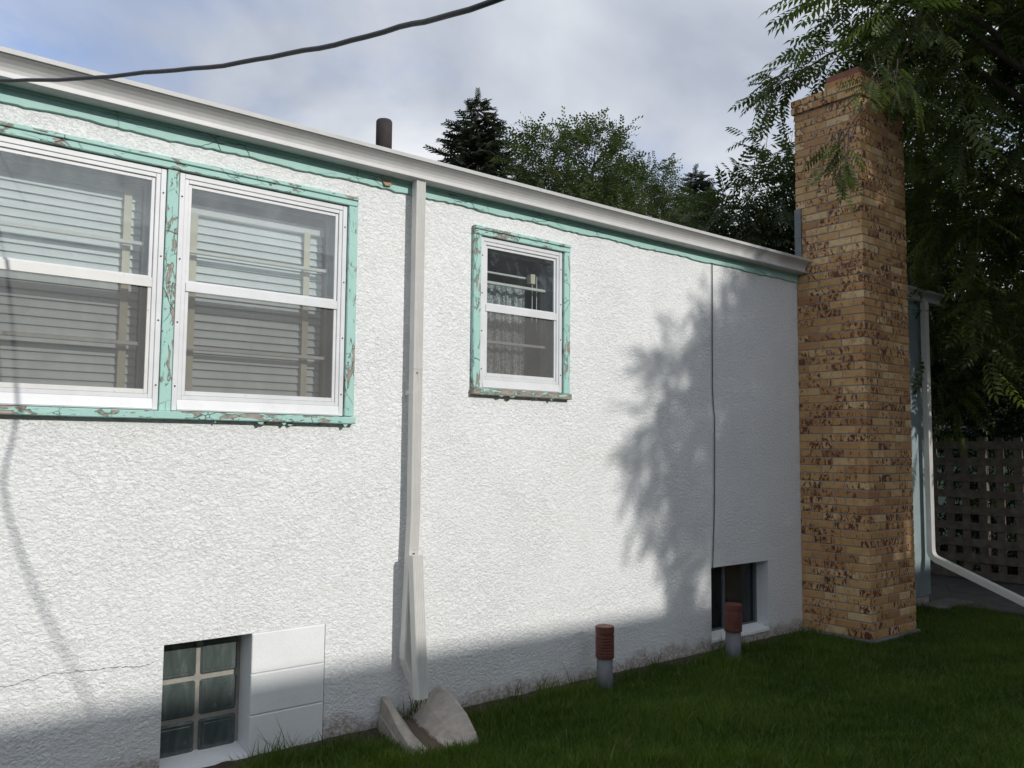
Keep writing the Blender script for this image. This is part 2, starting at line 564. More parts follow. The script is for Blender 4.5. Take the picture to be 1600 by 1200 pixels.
NB_GLASS = plain('neighbour_window', (0.04, 0.05, 0.055), 0.08, 0.1, 3)


def mat_ground():
    m, t, b = new_mat('lawn_soil')
    p = pos(t)
    c = mixc(t, noise(t, p, 7.0, 8, 0.7), (0.022, 0.030, 0.010), (0.055, 0.048, 0.026))
    t.links.new(c, b.inputs['Base Color'])
    b.inputs['Roughness'].default_value = 1.0
    bump(t, b, noise(t, p, 30.0, 6, 0.7), 0.8, 0.03)
    return m


def mat_soil():
    m, t, b = new_mat('bare_soil')
    p = pos(t)
    c = ramp(t, noise(t, p, 24.0, 8, 0.75), [(0.3, (0.035, 0.026, 0.018)), (0.55, (0.085, 0.066, 0.045)), (0.75, (0.15, 0.125, 0.095))])
    t.links.new(c, b.inputs['Base Color'])
    b.inputs['Roughness'].default_value = 1.0
    bump(t, b, noise(t, p, 60.0, 6, 0.75), 1.0, 0.02)
    return m


def mat_glassblock():
    m, t, b = new_mat('glass_block')
    p = pos(t)
    v = noise(t, mapping(t, p, (17, 17, 4.5)), 1.0, 5, 0.6, 0.4)
    c = ramp(t, v, [(0.25, (0.045, 0.058, 0.057)), (0.55, (0.085, 0.105, 0.10)), (0.8, (0.16, 0.19, 0.175))])
    sm = ramp(t, noise(t, p, 19.0, 7, 0.7), [(0.58, 0.0), (0.75, 0.5)])
    c = mixc(t, sm, c, (0.22, 0.24, 0.22))
    t.links.new(c, b.inputs['Base Color'])
    b.inputs['Roughness'].default_value = 0.12
    b.inputs['Coat Weight'].default_value = 0.6
    bump(t, b, noise(t, mapping(t, p, (1, 1, 0.35)), 26.0, 3, 0.5), 0.25, 0.01)
    return m


def mat_splash():
    m, t, b = new_mat('weathered_splash_concrete')
    p = pos(t)
    c = ramp(t, noise(t, p, 16.0, 8, 0.7), [(0.3, (0.26, 0.235, 0.20)), (0.6, (0.40, 0.36, 0.315)), (0.8, (0.48, 0.43, 0.38))])
    # wet brown silt down the channel: a strip along the block's own axis
    s = N(t, 'ShaderNodeSeparateXYZ')
    t.links.new(p, s.inputs[0])
    ax = math_node(t, 'ADD', s.outputs[0], math_node(t, 'MULTIPLY', s.outputs[1], -0.16))
    d = math_node(t, 'ABSOLUTE', math_node(t, 'SUBTRACT', ax, 1.965))
    d = math_node(t, 'ADD', d, math_node(t, 'MULTIPLY', math_node(t, 'SUBTRACT', noise(t, p, 22.0, 6, 0.7), 0.5), 0.06))
    c = mixc(t, ramp(t, d, [(0.040, 0.92), (0.055, 0.0)]), c, (0.085, 0.058, 0.042))
    t.links.new(c, b.inputs['Base Color'])
    b.inputs['Roughness'].default_value = 0.95
    bump(t, b, noise(t, p, 70.0, 6, 0.7), 0.6, 0.004)
    return m


GROUND = mat_ground()
SOIL = mat_soil()
GBLOCK = mat_glassblock()
GJOINT = plain('glass_block_mortar', (0.30, 0.285, 0.25), 0.9, 0.15, 25, 0.4, 90)
SPLASH = mat_splash()
PANE_DARK = mat_mix_transparent('basement_glass', (0.5, 0.53, 0.53), 1, True, 0.05, 0.02)
CURTAIN = plain('grey_curtain', (0.085, 0.095, 0.11), 0.9, 0.15, 10)
BFRAME = plain('basement_frame', (0.10, 0.11, 0.12), 0.5, 0.2, 12)
BOARD = plain('pale_corner_board', (0.25, 0.31, 0.32), 0.6, 0.12, 5)

# ------------------------------------------------------------------ ground
WY = 4.26            # outer face of the house wall


def ground_h(x, y):
    return 0.0


g = box('ground', (-250, -250, -0.5), (250, 250, 0.0), GROUND)
tag(g, kind='structure')
# bare strip of soil along the foot of the wall
mb = MB()
xs = np.linspace(-3.0, 6.72, 160)
prevv = None
for i, x in enumerate(xs):
    w = 0.13 + 0.05 * math.sin(x * 5.1) + 0.04 * math.sin(x * 13.7 + 1) + random.uniform(-0.02, 0.02)
    va = mb.bm.verts.new((x, WY + 0.05, 0.03))
    vm = mb.bm.verts.new((x, WY - 0.04, 0.024 + random.uniform(0, 0.012)))
    vb = mb.bm.verts.new((x, WY - max(0.06, w), 0.003))
    if prevv:
        mb.bm.faces.new((prevv[0], va, vm, prevv[1]))
        mb.bm.faces.new((prevv[1], vm, vb, prevv[2]))
    prevv = (va, vm, vb)
tag(mb.build('soil_strip', SOIL), kind='structure')
pm = MB().box((9.12, 2.0, -0.2), (11.7, 9.0, 0.035), 0.01).build('path', PATHM)
tag(pm, kind='structure')

# ------------------------------------------------------------------ house
house = empty('house', (3.0, 4.26, 0))
tag(house, 'white stucco single storey house with peeling mint trim and tan brick chimney', 'house')

HX0, HX1 = -3.2, 9.12
EAVE = 3.30
# openings: x0,x1,z0,z1,depth
OPEN = [(-0.62, 2.234, 1.765, 2.957), (3.172, 3.880, 1.975, 2.945),
        (1.318, 2.165, 0.02, 0.642), (5.485, 6.25, 0.105, 0.67)]


def wall_with_openings():
    mb = MB()
    xs = sorted({HX0, HX1} | {o[0] for o in OPEN} | {o[1] for o in OPEN})
    zs = sorted({-0.1, EAVE} | {o[2] for o in OPEN} | {o[3] for o in OPEN})
    T = 0.22
    bm = mb.bm
    solid = {}
    for i in range(len(xs) - 1):
        for k in range(len(zs) - 1):
            cx, cz = (xs[i] + xs[i + 1]) / 2, (zs[k] + zs[k + 1]) / 2
            solid[i, k] = not any(o[0] < cx < o[1] and o[2] < cz < o[3] for o in OPEN)
    V = {}

    def v(x, y, z):
        key = (round(x, 4), round(y, 4), round(z, 4))
        if key not in V:
            V[key] = bm.verts.new((x, y, z))
        return V[key]
    for (i, k), s in solid.items():
        if not s:
            continue
        x0, x1, z0, z1 = xs[i], xs[i + 1], zs[k], zs[k + 1]
        for y in (WY, WY + T):
            bm.faces.new((v(x0, y, z0), v(x1, y, z0), v(x1, y, z1), v(x0, y, z1)))
        for (di, dk, a, b) in ((-1, 0, (x0, z0), (x0, z1)), (1, 0, (x1, z0), (x1, z1)), (0, -1, (x0, z0), (x1, z0)), (0, 1, (x0, z1), (x1, z1))):
            if not solid.get((i + di, k + dk), False):
                bm.faces.new((v(a[0], WY, a[1]), v(b[0], WY, b[1]), v(b[0], WY + T, b[1]), v(a[0], WY + T, a[1])))
    return mb.build('wall', STUCCO, house)


wall_with_openings()
box('wall', (HX0, WY + 0.22, -0.1), (HX0 + 0.22, 13.8, EAVE), STUCCO, house)
box('wall', (HX1 - 0.22, WY + 0.22, -0.1), (HX1, 13.8, EAVE), STUCCO, house)
box('wall', (HX0, 13.8, -0.1), (HX1, 14.02, EAVE), STUCCO, house)
# rooms inside: floor between basement and ground storey, partitions
box('interior_floor', (HX0 + 0.22, WY + 0.22, 1.0), (HX1 - 0.22, 13.8, 1.15), INTERIOR, house)
box('interior_floor', (HX0 + 0.22, WY + 0.22, -0.1), (HX1 - 0.22, 13.8, 0.0), INTERIOR, house)
box('partition', (HX0 + 0.22, 7.4, 1.15), (HX1 - 0.22, 7.5, EAVE), INTERIOR, house)
box('partition', (HX0 + 0.22, 6.4, 0.0), (HX1 - 0.22, 6.5, 1.0), INTERIOR, house)
box('partition', (2.72, WY + 0.22, 1.15), (2.82, 7.4, EAVE), INTERIOR, house)
box('interior_ceiling', (HX0 + 0.22, WY + 0.22, EAVE - 0.12), (HX1 - 0.22, 13.8, EAVE - 0.02), INTERIOR, house)

# roof
sl_ = 0.37
ry = 9.1
rz = EAVE - 0.03 + (ry - 4.20) * sl_
roof = MB().prism([(4.20, EAVE - 0.03), (ry, rz), (14.1, EAVE - 0.03), (14.1, EAVE - 0.1), (14.03, EAVE - 0.1), (ry, rz - 0.12), (4.49, EAVE - 0.03), (4.20, EAVE - 0.05)], 'x', HX0 - 0.25, HX1 + 0.22).build('roof', ROOFM, house)
vx, vy = 3.47, 6.0
vz0 = EAVE - 0.03 + (vy - 4.20) * sl_
vp = MB().tube([(vx, vy, vz0 - 0.05), (vx, vy, 4.285), (vx, vy, 4.30)], [0.067, 0.067, 0.06], 20).build('vent_pipe', VENT, house, True)
MB().tube([(vx, vy, vz0 - 0.03), (vx, vy, vz0 + 0.10)], [0.115, 0.075], 20).build('flashing', FLASH, vp, True)

# fascia: mint board under the gutter, with a thinner strip below it
for (xa, xb) in ((HX0 - 0.2, 6.745), (7.53, HX1 + 0.15)):
    box('fascia', (xa, WY - 0.022, 3.165), (xb, WY - 0.001, 3.292), FASCIA, house, 0.002)
    mbf = MB()
    prev = None
    for x in np.arange(xa, xb + 0.001, 0.03):
        zb = 3.108 + 0.004 * math.sin(x * 9) + random.uniform(-0.004, 0.004)
        c = [mbf.bm.verts.new(q) for q in ((x, WY - 0.017, 3.164), (x, WY - 0.0165, zb), (x, WY - 0.001, zb - 0.002))]
        if prev:
            mbf.bm.faces.new((prev[0], c[0], c[1], prev[1]))
            mbf.bm.faces.new((prev[1], c[1], c[2], prev[2]))
        prev = c
    mbf.build('frieze_strip', FASCIA, house)
# bare spots and a lifted flake by the downspout
box('bare_patch', (2.545, WY - 0.0235, 3.20), (2.62, WY - 0.0215, 3.262), plain('bare_board', (0.24, 0.13, 0.105), 0.9, 0.25, 30), house)
mbk = MB()
fl = [(2.44, WY - 0.018, 3.155), (2.50, WY - 0.026, 3.16), (2.505, WY - 0.032, 3.125), (2.46, WY - 0.034, 3.118)]
mbk.bm.faces.new([mbk.bm.verts.new(q) for q in fl])
mbk.build('paint_flake', plain('flake_underside', (0.36, 0.25, 0.15), 0.9, 0.2, 30), house)
# curling paint just below the gutter
mbk = MB()
for _ in range(26):
    x = random.uniform(0.4, 6.6)
    l = random.uniform(0.03, 0.14)
    z = 3.292 - random.uniform(0.005, 0.045)
    h = random.uniform(0.006, 0.014)
    v = [mbk.bm.verts.new(q) for q in ((x, WY - 0.0225, z), (x + l * 0.5, WY - 0.034, z - h), (x + l, WY - 0.0225, z - h * 0.4), (x + l * 0.5, WY - 0.0225, z + h * 0.5))]
    mbk.bm.faces.new(v)
tag(mbk.build('paint_curls', FASCIA, house), kind='stuff')


def gutter(x0, x1):
    F0 = WY - 0.024
    prof = [(F0, 3.30), (F0, 3.166 + 0.006), (F0 - 0.006, 3.166), (F0 - 0.078, 3.166), (F0 - 0.086, 3.171), (F0 - 0.086, 3.179), (F0 - 0.070, 3.186),
            (F0 - 0.070, 3.204), (F0 - 0.074, 3.222), (F0 - 0.084, 3.240), (F0 - 0.099, 3.256), (F0 - 0.114, 3.267), (F0 - 0.118, 3.272), (F0 - 0.126, 3.274), (F0 - 0.128, 3.296), (F0 - 0.122, 3.300),
            (F0 - 0.112, 3.298), (F0 - 0.112, 3.272), (F0 - 0.066, 3.236), (F0 - 0.064, 3.175), (F0 - 0.008, 3.175), (F0 - 0.004, 3.30)]
    prof = [(y, z - 3.166 + 3.178) for y, z in prof]
    prof = [(y, 3.178 + (z - 3.178) * (3.298 - 3.178) / 0.134) for y, z in prof]
    gt = MB().prism(prof, 'x', x0, x1).build('gutter', GUTTER, house)
    e = [(y, z) for y, z in prof[:16]]
    for xx in (x0 - 0.0015, x1 + 0.0005):
        MB().prism(e, 'x', xx, xx + 0.001).build('end_cap', GUTTER, gt)
    return gt


gutter(HX0 - 0.3, 6.742)
gutter(7.54, HX1 + 0.24)


# ---- downspouts
def rib_section(w, d):
    """corrugated rectangular section"""
    pts = []
    n = 5
    for k in range(n * 2 + 1):
        x = -w / 2 + 0.008 + (w - 0.016) * k / (n * 2)
        pts.append((x, -d / 2 + (0.006 if k % 2 else 0.0)))
    pts += [(w / 2, -d / 2 + 0.006), (w / 2, d / 2 - 0.004), (w / 2 - 0.006, d / 2), (-w / 2 + 0.006, d / 2), (-w / 2, d / 2 - 0.004), (-w / 2, -d / 2 + 0.006)]
    return pts


def sweep_rect(mb, pts, section):
    """section x = world x, section y = in the plane of the path (path lies in y-z)"""
    rings = []
    for i, p in enumerate(pts):
        p = Vector(p)
        d = (Vector(pts[min(i + 1, len(pts) - 1)]) - Vector(pts[max(i - 1, 0)])).normalized()
        ax = Vector((1, 0, 0))
        ay = ax.cross(d).normalized()
        if i == 0:
            sgn = 1 if ay.y > 0 else -1
        rings.append([mb.bm.verts.new(p + ax * a + ay * (sgn * b_)) for a, b_ in section])
    n = len(section)
    for i in range(len(rings) - 1):
        for k in range(n):
            l = (k + 1) % n
            mb.bm.faces.new((rings[i][k], rings[i][l], rings[i + 1][l], rings[i + 1][k]))
    mb.bm.faces.new(rings[0][::-1])
    mb.bm.faces.new(rings[-1])


def arc(c, r, a0, a1, x, n=7):
    return [(x, c[0] + r * math.cos(a0 + (a1 - a0) * k / n), c[1] + r * math.sin(a0 + (a1 - a0) * k / n)) for k in range(n + 1)]


SX = 2.672
ds = empty('downspout', (-0.328, -0.06, 0))
ds.parent = house
mb = MB()
sweep_rect(mb, [(SX, WY - 0.066, 3.18), (SX, WY - 0.066, 1.2), (SX - 0.026, WY - 0.062, 0.44)], rib_section(0.064, 0.058))
mb.build('tube', SPOUT, ds)
mb = MB()
ey = WY - 0.062
path = [(SX - 0.026, ey, 0.50), (SX - 0.026, ey, 0.40)] + [(SX - 0.026 + 0.04 * k / 6, ey - 0.10 * (1 - math.cos(k / 6 * 1.05)) - 0.012 * k / 6, 0.40 - 0.15 * math.sin(k / 6 * 1.05)) for k in range(1, 7)]
sweep_rect(mb, path, rib_section(0.067, 0.061))
mb.build('elbow', SPOUT, ds)
mb = MB()
sweep_rect(mb, [(2.652, WY - 0.128, 0.985), (2.652, WY - 0.128, 0.972), (2.664, WY - 0.185, 0.20)], rib_section(0.070, 0.060))
mb.build('flip_up_extension', SPOUT, ds)
for zz_ in (2.06, 1.02):
    mb = MB()
    sweep_rect(mb, [(SX, WY - 0.066, zz_), (SX, WY - 0.066, zz_ - 0.006)], rib_section(0.067, 0.061))
    mb.build('seam', SPOUT, ds)
for zz_ in (2.03, 0.99):
    MB().tube([(SX - 0.012, WY - 0.09, zz_), (SX - 0.012, WY - 0.0985, zz_)], 0.004, 8).build('screw', VENT, ds)
box('strap', (SX - 0.0345, WY - 0.001, 1.905), (SX - 0.0330, WY - 0.088, 1.93), SPOUT, ds)

S2 = 8.985
ds2 = empty('downspout', (5.985, -0.06, 0))
ds2.parent = house
mb = MB()
sweep_rect(mb, [(S2, WY - 0.10, 3.18), (S2, WY - 0.10, 0.56)], rib_section(0.072, 0.062))
mb.build('tube', SPOUT, ds2)
mb = MB()
ce = (WY - 0.10 - 0.10, 0.58)
pth = [(S2, WY - 0.10, 0.60)] + arc(ce, 0.10, 0, -1.22, S2, 8)
e = pth[-1]
sweep_rect(mb, pth, rib_section(0.075, 0.065))
mb.build('elbow', SPOUT, ds2)
dirv = Vector((0, -0.875, -0.345)).normalized()
mb = MB()
sweep_rect(mb, [Vector(e) - dirv * 0.01, Vector(e) + dirv * 0.7, Vector(e) + dirv * 1.16], rib_section(0.080, 0.068))
mb.build('extension', SPOUT, ds2)
box('corner_board', (8.50, WY - 0.025, 0.10), (HX1 + 0.004, WY - 0.003, 3.10), BOARD, house, 0.003)

# ---- hairline wire fixed to the wall and the horizontal crack
wp = [(5.522, 3.20), (5.522, 2.95), (5.515, 2.5), (5.512, 2.1), (5.52, 1.95), (5.535, 1.86), (5.53, 1.5), (5.52, 1.1), (5.498, 0.75), (5.492, 0.66)]
MB().tube([(x, WY - 0.010, z) for x, z in wp], 0.0042, 6).build('wire', WIRE, house, True)
mb = MB()
prev = None
z = 0.545
for k in range(60):
    x = 0.55 + 0.72 * k / 59
    z += random.uniform(-0.006, 0.006) + 0.0006
    w = random.uniform(0.0006, 0.0022)
    c = (mb.bm.verts.new((x, WY - 0.0015, z + w)), mb.bm.verts.new((x, WY - 0.0015, z - w)))
    if prev:
        mb.bm.faces.new((prev[0], c[0], c[1], prev[1]))
    prev = c
mb.build('wall_crack', CRACKM, house)


# ---- windows
def ring_frame(mb, x0, x1, z0, z1, w, y0, y1, bev=0.002, wb=None):
    wb = wb or w
    mb.box((x0, y0, z0), (x0 + w, y1, z1), bev)
    mb.box((x1 - w, y0, z0), (x1, y1, z1), bev)
    mb.box((x0 + w, y0 + 0.0005, z1 - w), (x1 - w, y1, z1), bev)
    mb.box((x0 + w, y0 + 0.0005, z0), (x1 - w, y1, z0 + wb), bev)


def storm(parent, x0, x1, z0, z1, zm, glass, bars, gx=0.066, rust=False):
    """aluminium storm sash: stepped frame, glass above, insect screen below"""
    F = WY - 0.012
    mb = MB()
    ring_frame(mb, x0, x1, z0, z1, 0.026, F, WY + 0.03)
    mb.build('storm_frame', ALU, parent)
    mb = MB()
    ring_frame(mb, x0 + 0.026, x1 - 0.026, z0 + 0.055, z1 - 0.026, 0.021, F + 0.005, WY + 0.028)
    mb.build('storm_frame', ALU, parent)
    a, b = x0 + 0.047, x1 - 0.047
    mb = MB()                       # sloped storm sill
    mb.prism([(F + 0.001, z0 + 0.004), (F - 0.004, z0 + 0.006), (F + 0.004, z0 + 0.055), (WY + 0.027, z0 + 0.055), (WY + 0.027, z0 + 0.004)], 'x', x0 + 0.0265, x1 - 0.0265)
    mb.build('storm_sill', ALU, parent)
    c, d = a + 0.001, b - 0.001
    mb = MB()                       # upper sash
    ring_frame(mb, c, d, zm + 0.004, z1 - 0.048, 0.017, F + 0.014, WY + 0.016, 0.0015, 0.028)
    mb.build('upper_sash', ALU, parent)
    mb = MB()
    ring_frame(mb, c, d, z0 + 0.077, zm + 0.003, 0.017, F + 0.010, WY + 0.012, 0.0015, 0.022)
    mb.build('lower_sash', ALU_RUST if rust else ALU, parent)
    box('meeting_rail', (c, F + 0.003, zm - 0.024), (d, F + 0.0095, zm + 0.022), ALU_RUST if rust else ALU, parent, 0.0015)
    box('pane', (c + 0.012, WY + 0.006, zm + 0.02), (d - 0.012, WY + 0.009, z1 - 0.055), glass, parent)
    mbs = MB()
    mbs.bm.faces.new([mbs.bm.verts.new(q) for q in ((c + 0.012, WY + 0.003, z0 + 0.085), (d - 0.012, WY + 0.003, z0 + 0.085), (d - 0.012, WY + 0.003, zm), (c + 0.012, WY + 0.003, zm))])
    mbs.build('insect_screen', SCREEN, parent)
    for sx_ in (x0 + 0.013, x1 - 0.013):
        for k in range(4):
            zs_ = z0 + 0.12 + (z1 - z0 - 0.24) * k / 3
            MB().tube([(sx_, F + 0.002, zs_), (sx_, F - 0.0025, zs_)], 0.0042, 8).build('screw', VENT, parent)
    # inner wooden sash
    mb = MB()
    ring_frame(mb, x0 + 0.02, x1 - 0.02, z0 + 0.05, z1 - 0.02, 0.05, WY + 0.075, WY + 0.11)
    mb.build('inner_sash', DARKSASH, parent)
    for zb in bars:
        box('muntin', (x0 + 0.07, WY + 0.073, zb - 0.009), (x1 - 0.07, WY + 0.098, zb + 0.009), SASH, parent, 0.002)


def blinds(parent, x0, x1, z0, z1, pitch, tilt, tapes, y=WY + 0.165, w=0.05):
    n = int((z1 - z0) / pitch)
    L = x1 - x0
    prof = []
    for s in (1, -1):
        rr = range(5) if s == 1 else range(4, -1, -1)
        for k in rr:
            q = (k / 4 - 0.5) * w
            h = 0.0035 * (1 - (2 * k / 4 - 1) ** 2) + (0.0012 if s == 1 else 0)
            prof.append((q * math.cos(tilt) - h * math.sin(tilt), q * math.sin(tilt) + h * math.cos(tilt)))
    base = None
    for i in range(n):
        z = z1 - 0.03 - i * pitch
        if base is None:
            base = MB().prism(prof, 'x', -L / 2, L / 2).build('slat', SLAT, parent)
            off = base.location.copy()
            o = base
        else:
            o = base.copy()
            COL.objects.link(o)
        o.location = off + Vector(((x0 + x1) / 2, y + random.uniform(-0.002, 0.002), z))
        o.rotation_euler = (random.uniform(-0.05, 0.05), random.uniform(-0.003, 0.003), 0)
    box('head_rail', (x0, y - 0.03, z1 - 0.005), (x1, y + 0.03, z1 + 0.045), RAIL, parent, 0.003)
    for tx in tapes:
        box('ladder_tape', (tx - 0.018, y - 0.034, z0), (tx + 0.018, y - 0.032, z1), TAPE, parent)


def casing(parent, x0, x1, z0, z1, w, rails=True):
    """mint wooden casing; x0..z1 = outer edges"""
    yo = WY - 0.030
    mb = MB().box((x0, yo, z1 - w), (x1, WY - 0.001, z1), 0.004)
    mb.box((x0 + 0.004, yo - 0.010, z1 - w * 0.42), (x1 - 0.004, yo + 0.002, z1 - 0.006), 0.003)
    mb.build('head_casing', PEEL_X, parent)
    for a in (x0, x1 - w):
        MB().box((a, yo + 0.002, z0 + 0.04), (a + w, WY - 0.001, z1 - w - 0.001), 0.004).build('jamb_casing', PEEL_Z, parent)


bigw = empty('window', (-2.6, 0, 0))
bigw.parent = house
casing(bigw, -0.68, 2.292, 1.727, 3.015, 0.057)
MB().box((-0.70, WY - 0.046, 1.724), (2.296, WY - 0.001, 1.763), 0.004).build('sill', PEEL_SILL, bigw)
for mx in (0.275, 1.245):
    MB().box((mx, WY - 0.018, 1.7635), (mx + 0.056, WY + 0.05, 2.957), 0.003).build('mullion', PEEL_Z, bigw)
storm(bigw, 1.305, 2.231, 1.767, 2.953, 2.385, GLASS, (2.585, 2.09))
storm(bigw, 0.335, 1.241, 1.767, 2.953, 2.385, GLASS, (2.585, 2.09), rust=True)
storm(bigw, -0.617, 0.271, 1.767, 2.953, 2.385, GLASS, (2.585, 2.09))
blinds(bigw, 1.375, 2.165, 1.83, 2.80, 0.042, 1.18, (1.43, 2.06))
blinds(bigw, 0.40, 1.175, 1.83, 2.90, 0.041, 1.22, (0.50, 1.105))
blinds(bigw, -0.55, 0.21, 1.83, 2.90, 0.041, 1.22, (-0.45, 0.12))

smw = empty('window', (0.5, 0, 0))
smw.parent = house
casing(smw, 3.113, 3.940, 1.93, 3.003, 0.058)
MB().box((3.108, WY - 0.044, 1.930), (3.944, WY - 0.001, 1.969), 0.004).build('sill', PEEL_S, smw)
storm(smw, 3.176, 3.876, 1.974, 2.941, 2.49, GLASS_CLEAR, (2.675, 2.285))
# lace curtain across the lower two thirds, wavy
mb = MB()
rows = []
for j in range(2):
    rows.append([mb.bm.verts.new((3.24 + 0.44 * k / 40, WY + 0.17 + 0.012 * math.sin(k * 0.9) + 0.006 * math.sin(k * 2.3), (2.69, 2.02)[j])) for k in range(41)])
for k in range(40):
    mb.bm.faces.new((rows[0][k], rows[0][k + 1], rows[1][k + 1], rows[1][k]))
mb.build('lace_curtain', LACE, smw)
box('curtain_rod', (3.24, WY + 0.165, 2.76), (3.72, WY + 0.18, 2.772), SASH, smw)
box('bracket', (3.705, WY + 0.12, 2.725), (3.745, WY + 0.16, 2.79), TAPE, smw)
box('blind_cord', (3.725, WY + 0.13, 2.45), (3.730, WY + 0.135, 2.72), SASH, smw)
box('blind_cord', (3.765, WY + 0.13, 2.40), (3.770, WY + 0.135, 2.78), SASH, smw)

for par, xa, xb, zt in ((bigw, -0.65, 2.28, 1.724), (smw, 3.13, 3.93, 1.930)):
    mb = MB()
    for _ in range(int((xb - xa) * 5)):
        x = random.uniform(xa, xb)
        l, h = random.uniform(0.012, 0.06), random.uniform(0.005, 0.020)
        yy = WY - random.uniform(0.012, 0.044)
        v = [mb.bm.verts.new(q) for q in ((x, yy, zt + 0.002), (x + l, yy - 0.002, zt + 0.002), (x + l * 0.7, yy - 0.006, zt - h * 0.7), (x + l * 0.35, yy - 0.010, zt - h))]
        mb.bm.faces.new(v)
    tag(mb.build('paint_tatters', PEEL_SILL, par), kind='stuff')

# ---- basement glass-block window and the three blocks that fill the rest of its opening
gw = empty('basement_window', (-1.4, 0, 0))
gw.parent = house
gx0, gx1, gz0, gz1 = 1.318, 1.752, 0.02, 0.642
gy = WY + 0.135
box('block_mortar', (gx0 + 0.001, gy + 0.012, gz0), (gx1 - 0.001, gy + 0.08, gz1 - 0.001), GJOINT, gw)
cw = (gx1 - gx0 - 0.012) / 2
ch = (gz1 - gz0 - 0.03) / 3
for i in range(2):
    for k in range(3):
        a = (gx0 + 0.006 + i * cw + 0.011, gz0 + 0.012 + k * ch + 0.012)
        b_ = (a[0] + cw - 0.022, a[1] + ch - 0.024)
        mb = MB().box((a[0], gy, a[1]), (b_[0], gy + 0.07, b_[1]), 0.009)
        mb.box((a[0] + 0.022, gy - 0.003, a[1] + 0.022), (b_[0] - 0.022, gy + 0.01, b_[1] - 0.022), 0.0028)
        mb.build('glass_block', GBLOCK, gw)
MB().prism([(WY - 0.006, gz0 + 0.0), (WY + 0.004, gz0 + 0.022), (gy + 0.012, gz0 + 0.05), (gy + 0.012, gz0 - 0.05), (WY - 0.006, gz0 - 0.05)], 'x', gx0 + 0.001, gx1 - 0.001).build('sill', CMU, gw)
for k in range(3):
    z0 = 0.025 + k * 0.2055
    MB().box((1.7535, WY - 0.006, z0 + 0.002), (2.160, WY + 0.19, z0 + 0.2025), 0.004).build('concrete_block', CMU, house)
box('block_joint', (1.7545, WY + 0.004, 0.021), (2.163, WY + 0.186, 0.641), CMU, house)

# ---- right-hand basement window
bw = empty('basement_window', (2.9, 0, 0))
bw.parent = house
bx0, bx1, bz0, bz1 = 5.485, 6.25, 0.105, 0.67
by = WY + 0.115
mb = MB()
ring_frame(mb, bx0 + 0.001, bx1 - 0.001, bz0 + 0.02, bz1 - 0.001, 0.028, by, by + 0.05)
mb.build('frame', BFRAME, bw)
box('meeting_stile', (bx0 + 0.30, by + 0.004, bz0 + 0.048), (bx0 + 0.335, by + 0.03, bz1 - 0.029), BFRAME, bw, 0.002)
box('pane', (bx0 + 0.02, by + 0.02, bz0 + 0.03), (bx1 - 0.02, by + 0.024, bz1 - 0.02), PANE_DARK, bw)
mb = MB()
rows = []
for j in range(2):
    rows.append([mb.bm.verts.new((bx0 + 0.03 + 0.70 * k / 60, by + 0.09 + 0.02 * math.sin(k * 0.75) + 0.008 * math.sin(k * 1.9), (bz1, bz0)[j])) for k in range(61)])
for k in range(60):
    mb.bm.faces.new((rows[0][k], rows[0][k + 1], rows[1][k + 1], rows[1][k]))
mb.build('curtain', CURTAIN, bw, True)
MB().prism([(WY - 0.012, bz0 - 0.012), (WY - 0.010, bz0 + 0.006), (by + 0.002, bz0 + 0.036), (by + 0.002, bz0 - 0.03), (WY + 0.002, bz0 - 0.03)], 'x', bx0 + 0.001, bx1 - 0.001).build('sill', CMU, bw)

# ------------------------------------------------------------------ chimney (part of the house)
ch_ = empty('chimney', (4.1, -0.35, 0))
ch_.parent = house
CX0, CX1, CY0, CY1 = 6.75, 7.525, 3.628, 4.258
COURSE, J = 0.0677, 0.0095
CB = 0.055
NC = 68
box('footing', (CX0 - 0.03, CY0 - 0.03, -0.1), (CX1 + 0.03, CY1, CB - 0.008), FOOT, ch_, 0.008)
box('mortar', (CX0 + 0.0055, CY0 + 0.0055, CB - 0.008), (CX1 - 0.0055, CY1 - 0.0055, CB + NC * COURSE), MORTAR, ch_)
BD = 0.096
specs = []          # (x0,y0,z0,x1,y1,z1, visible rank)


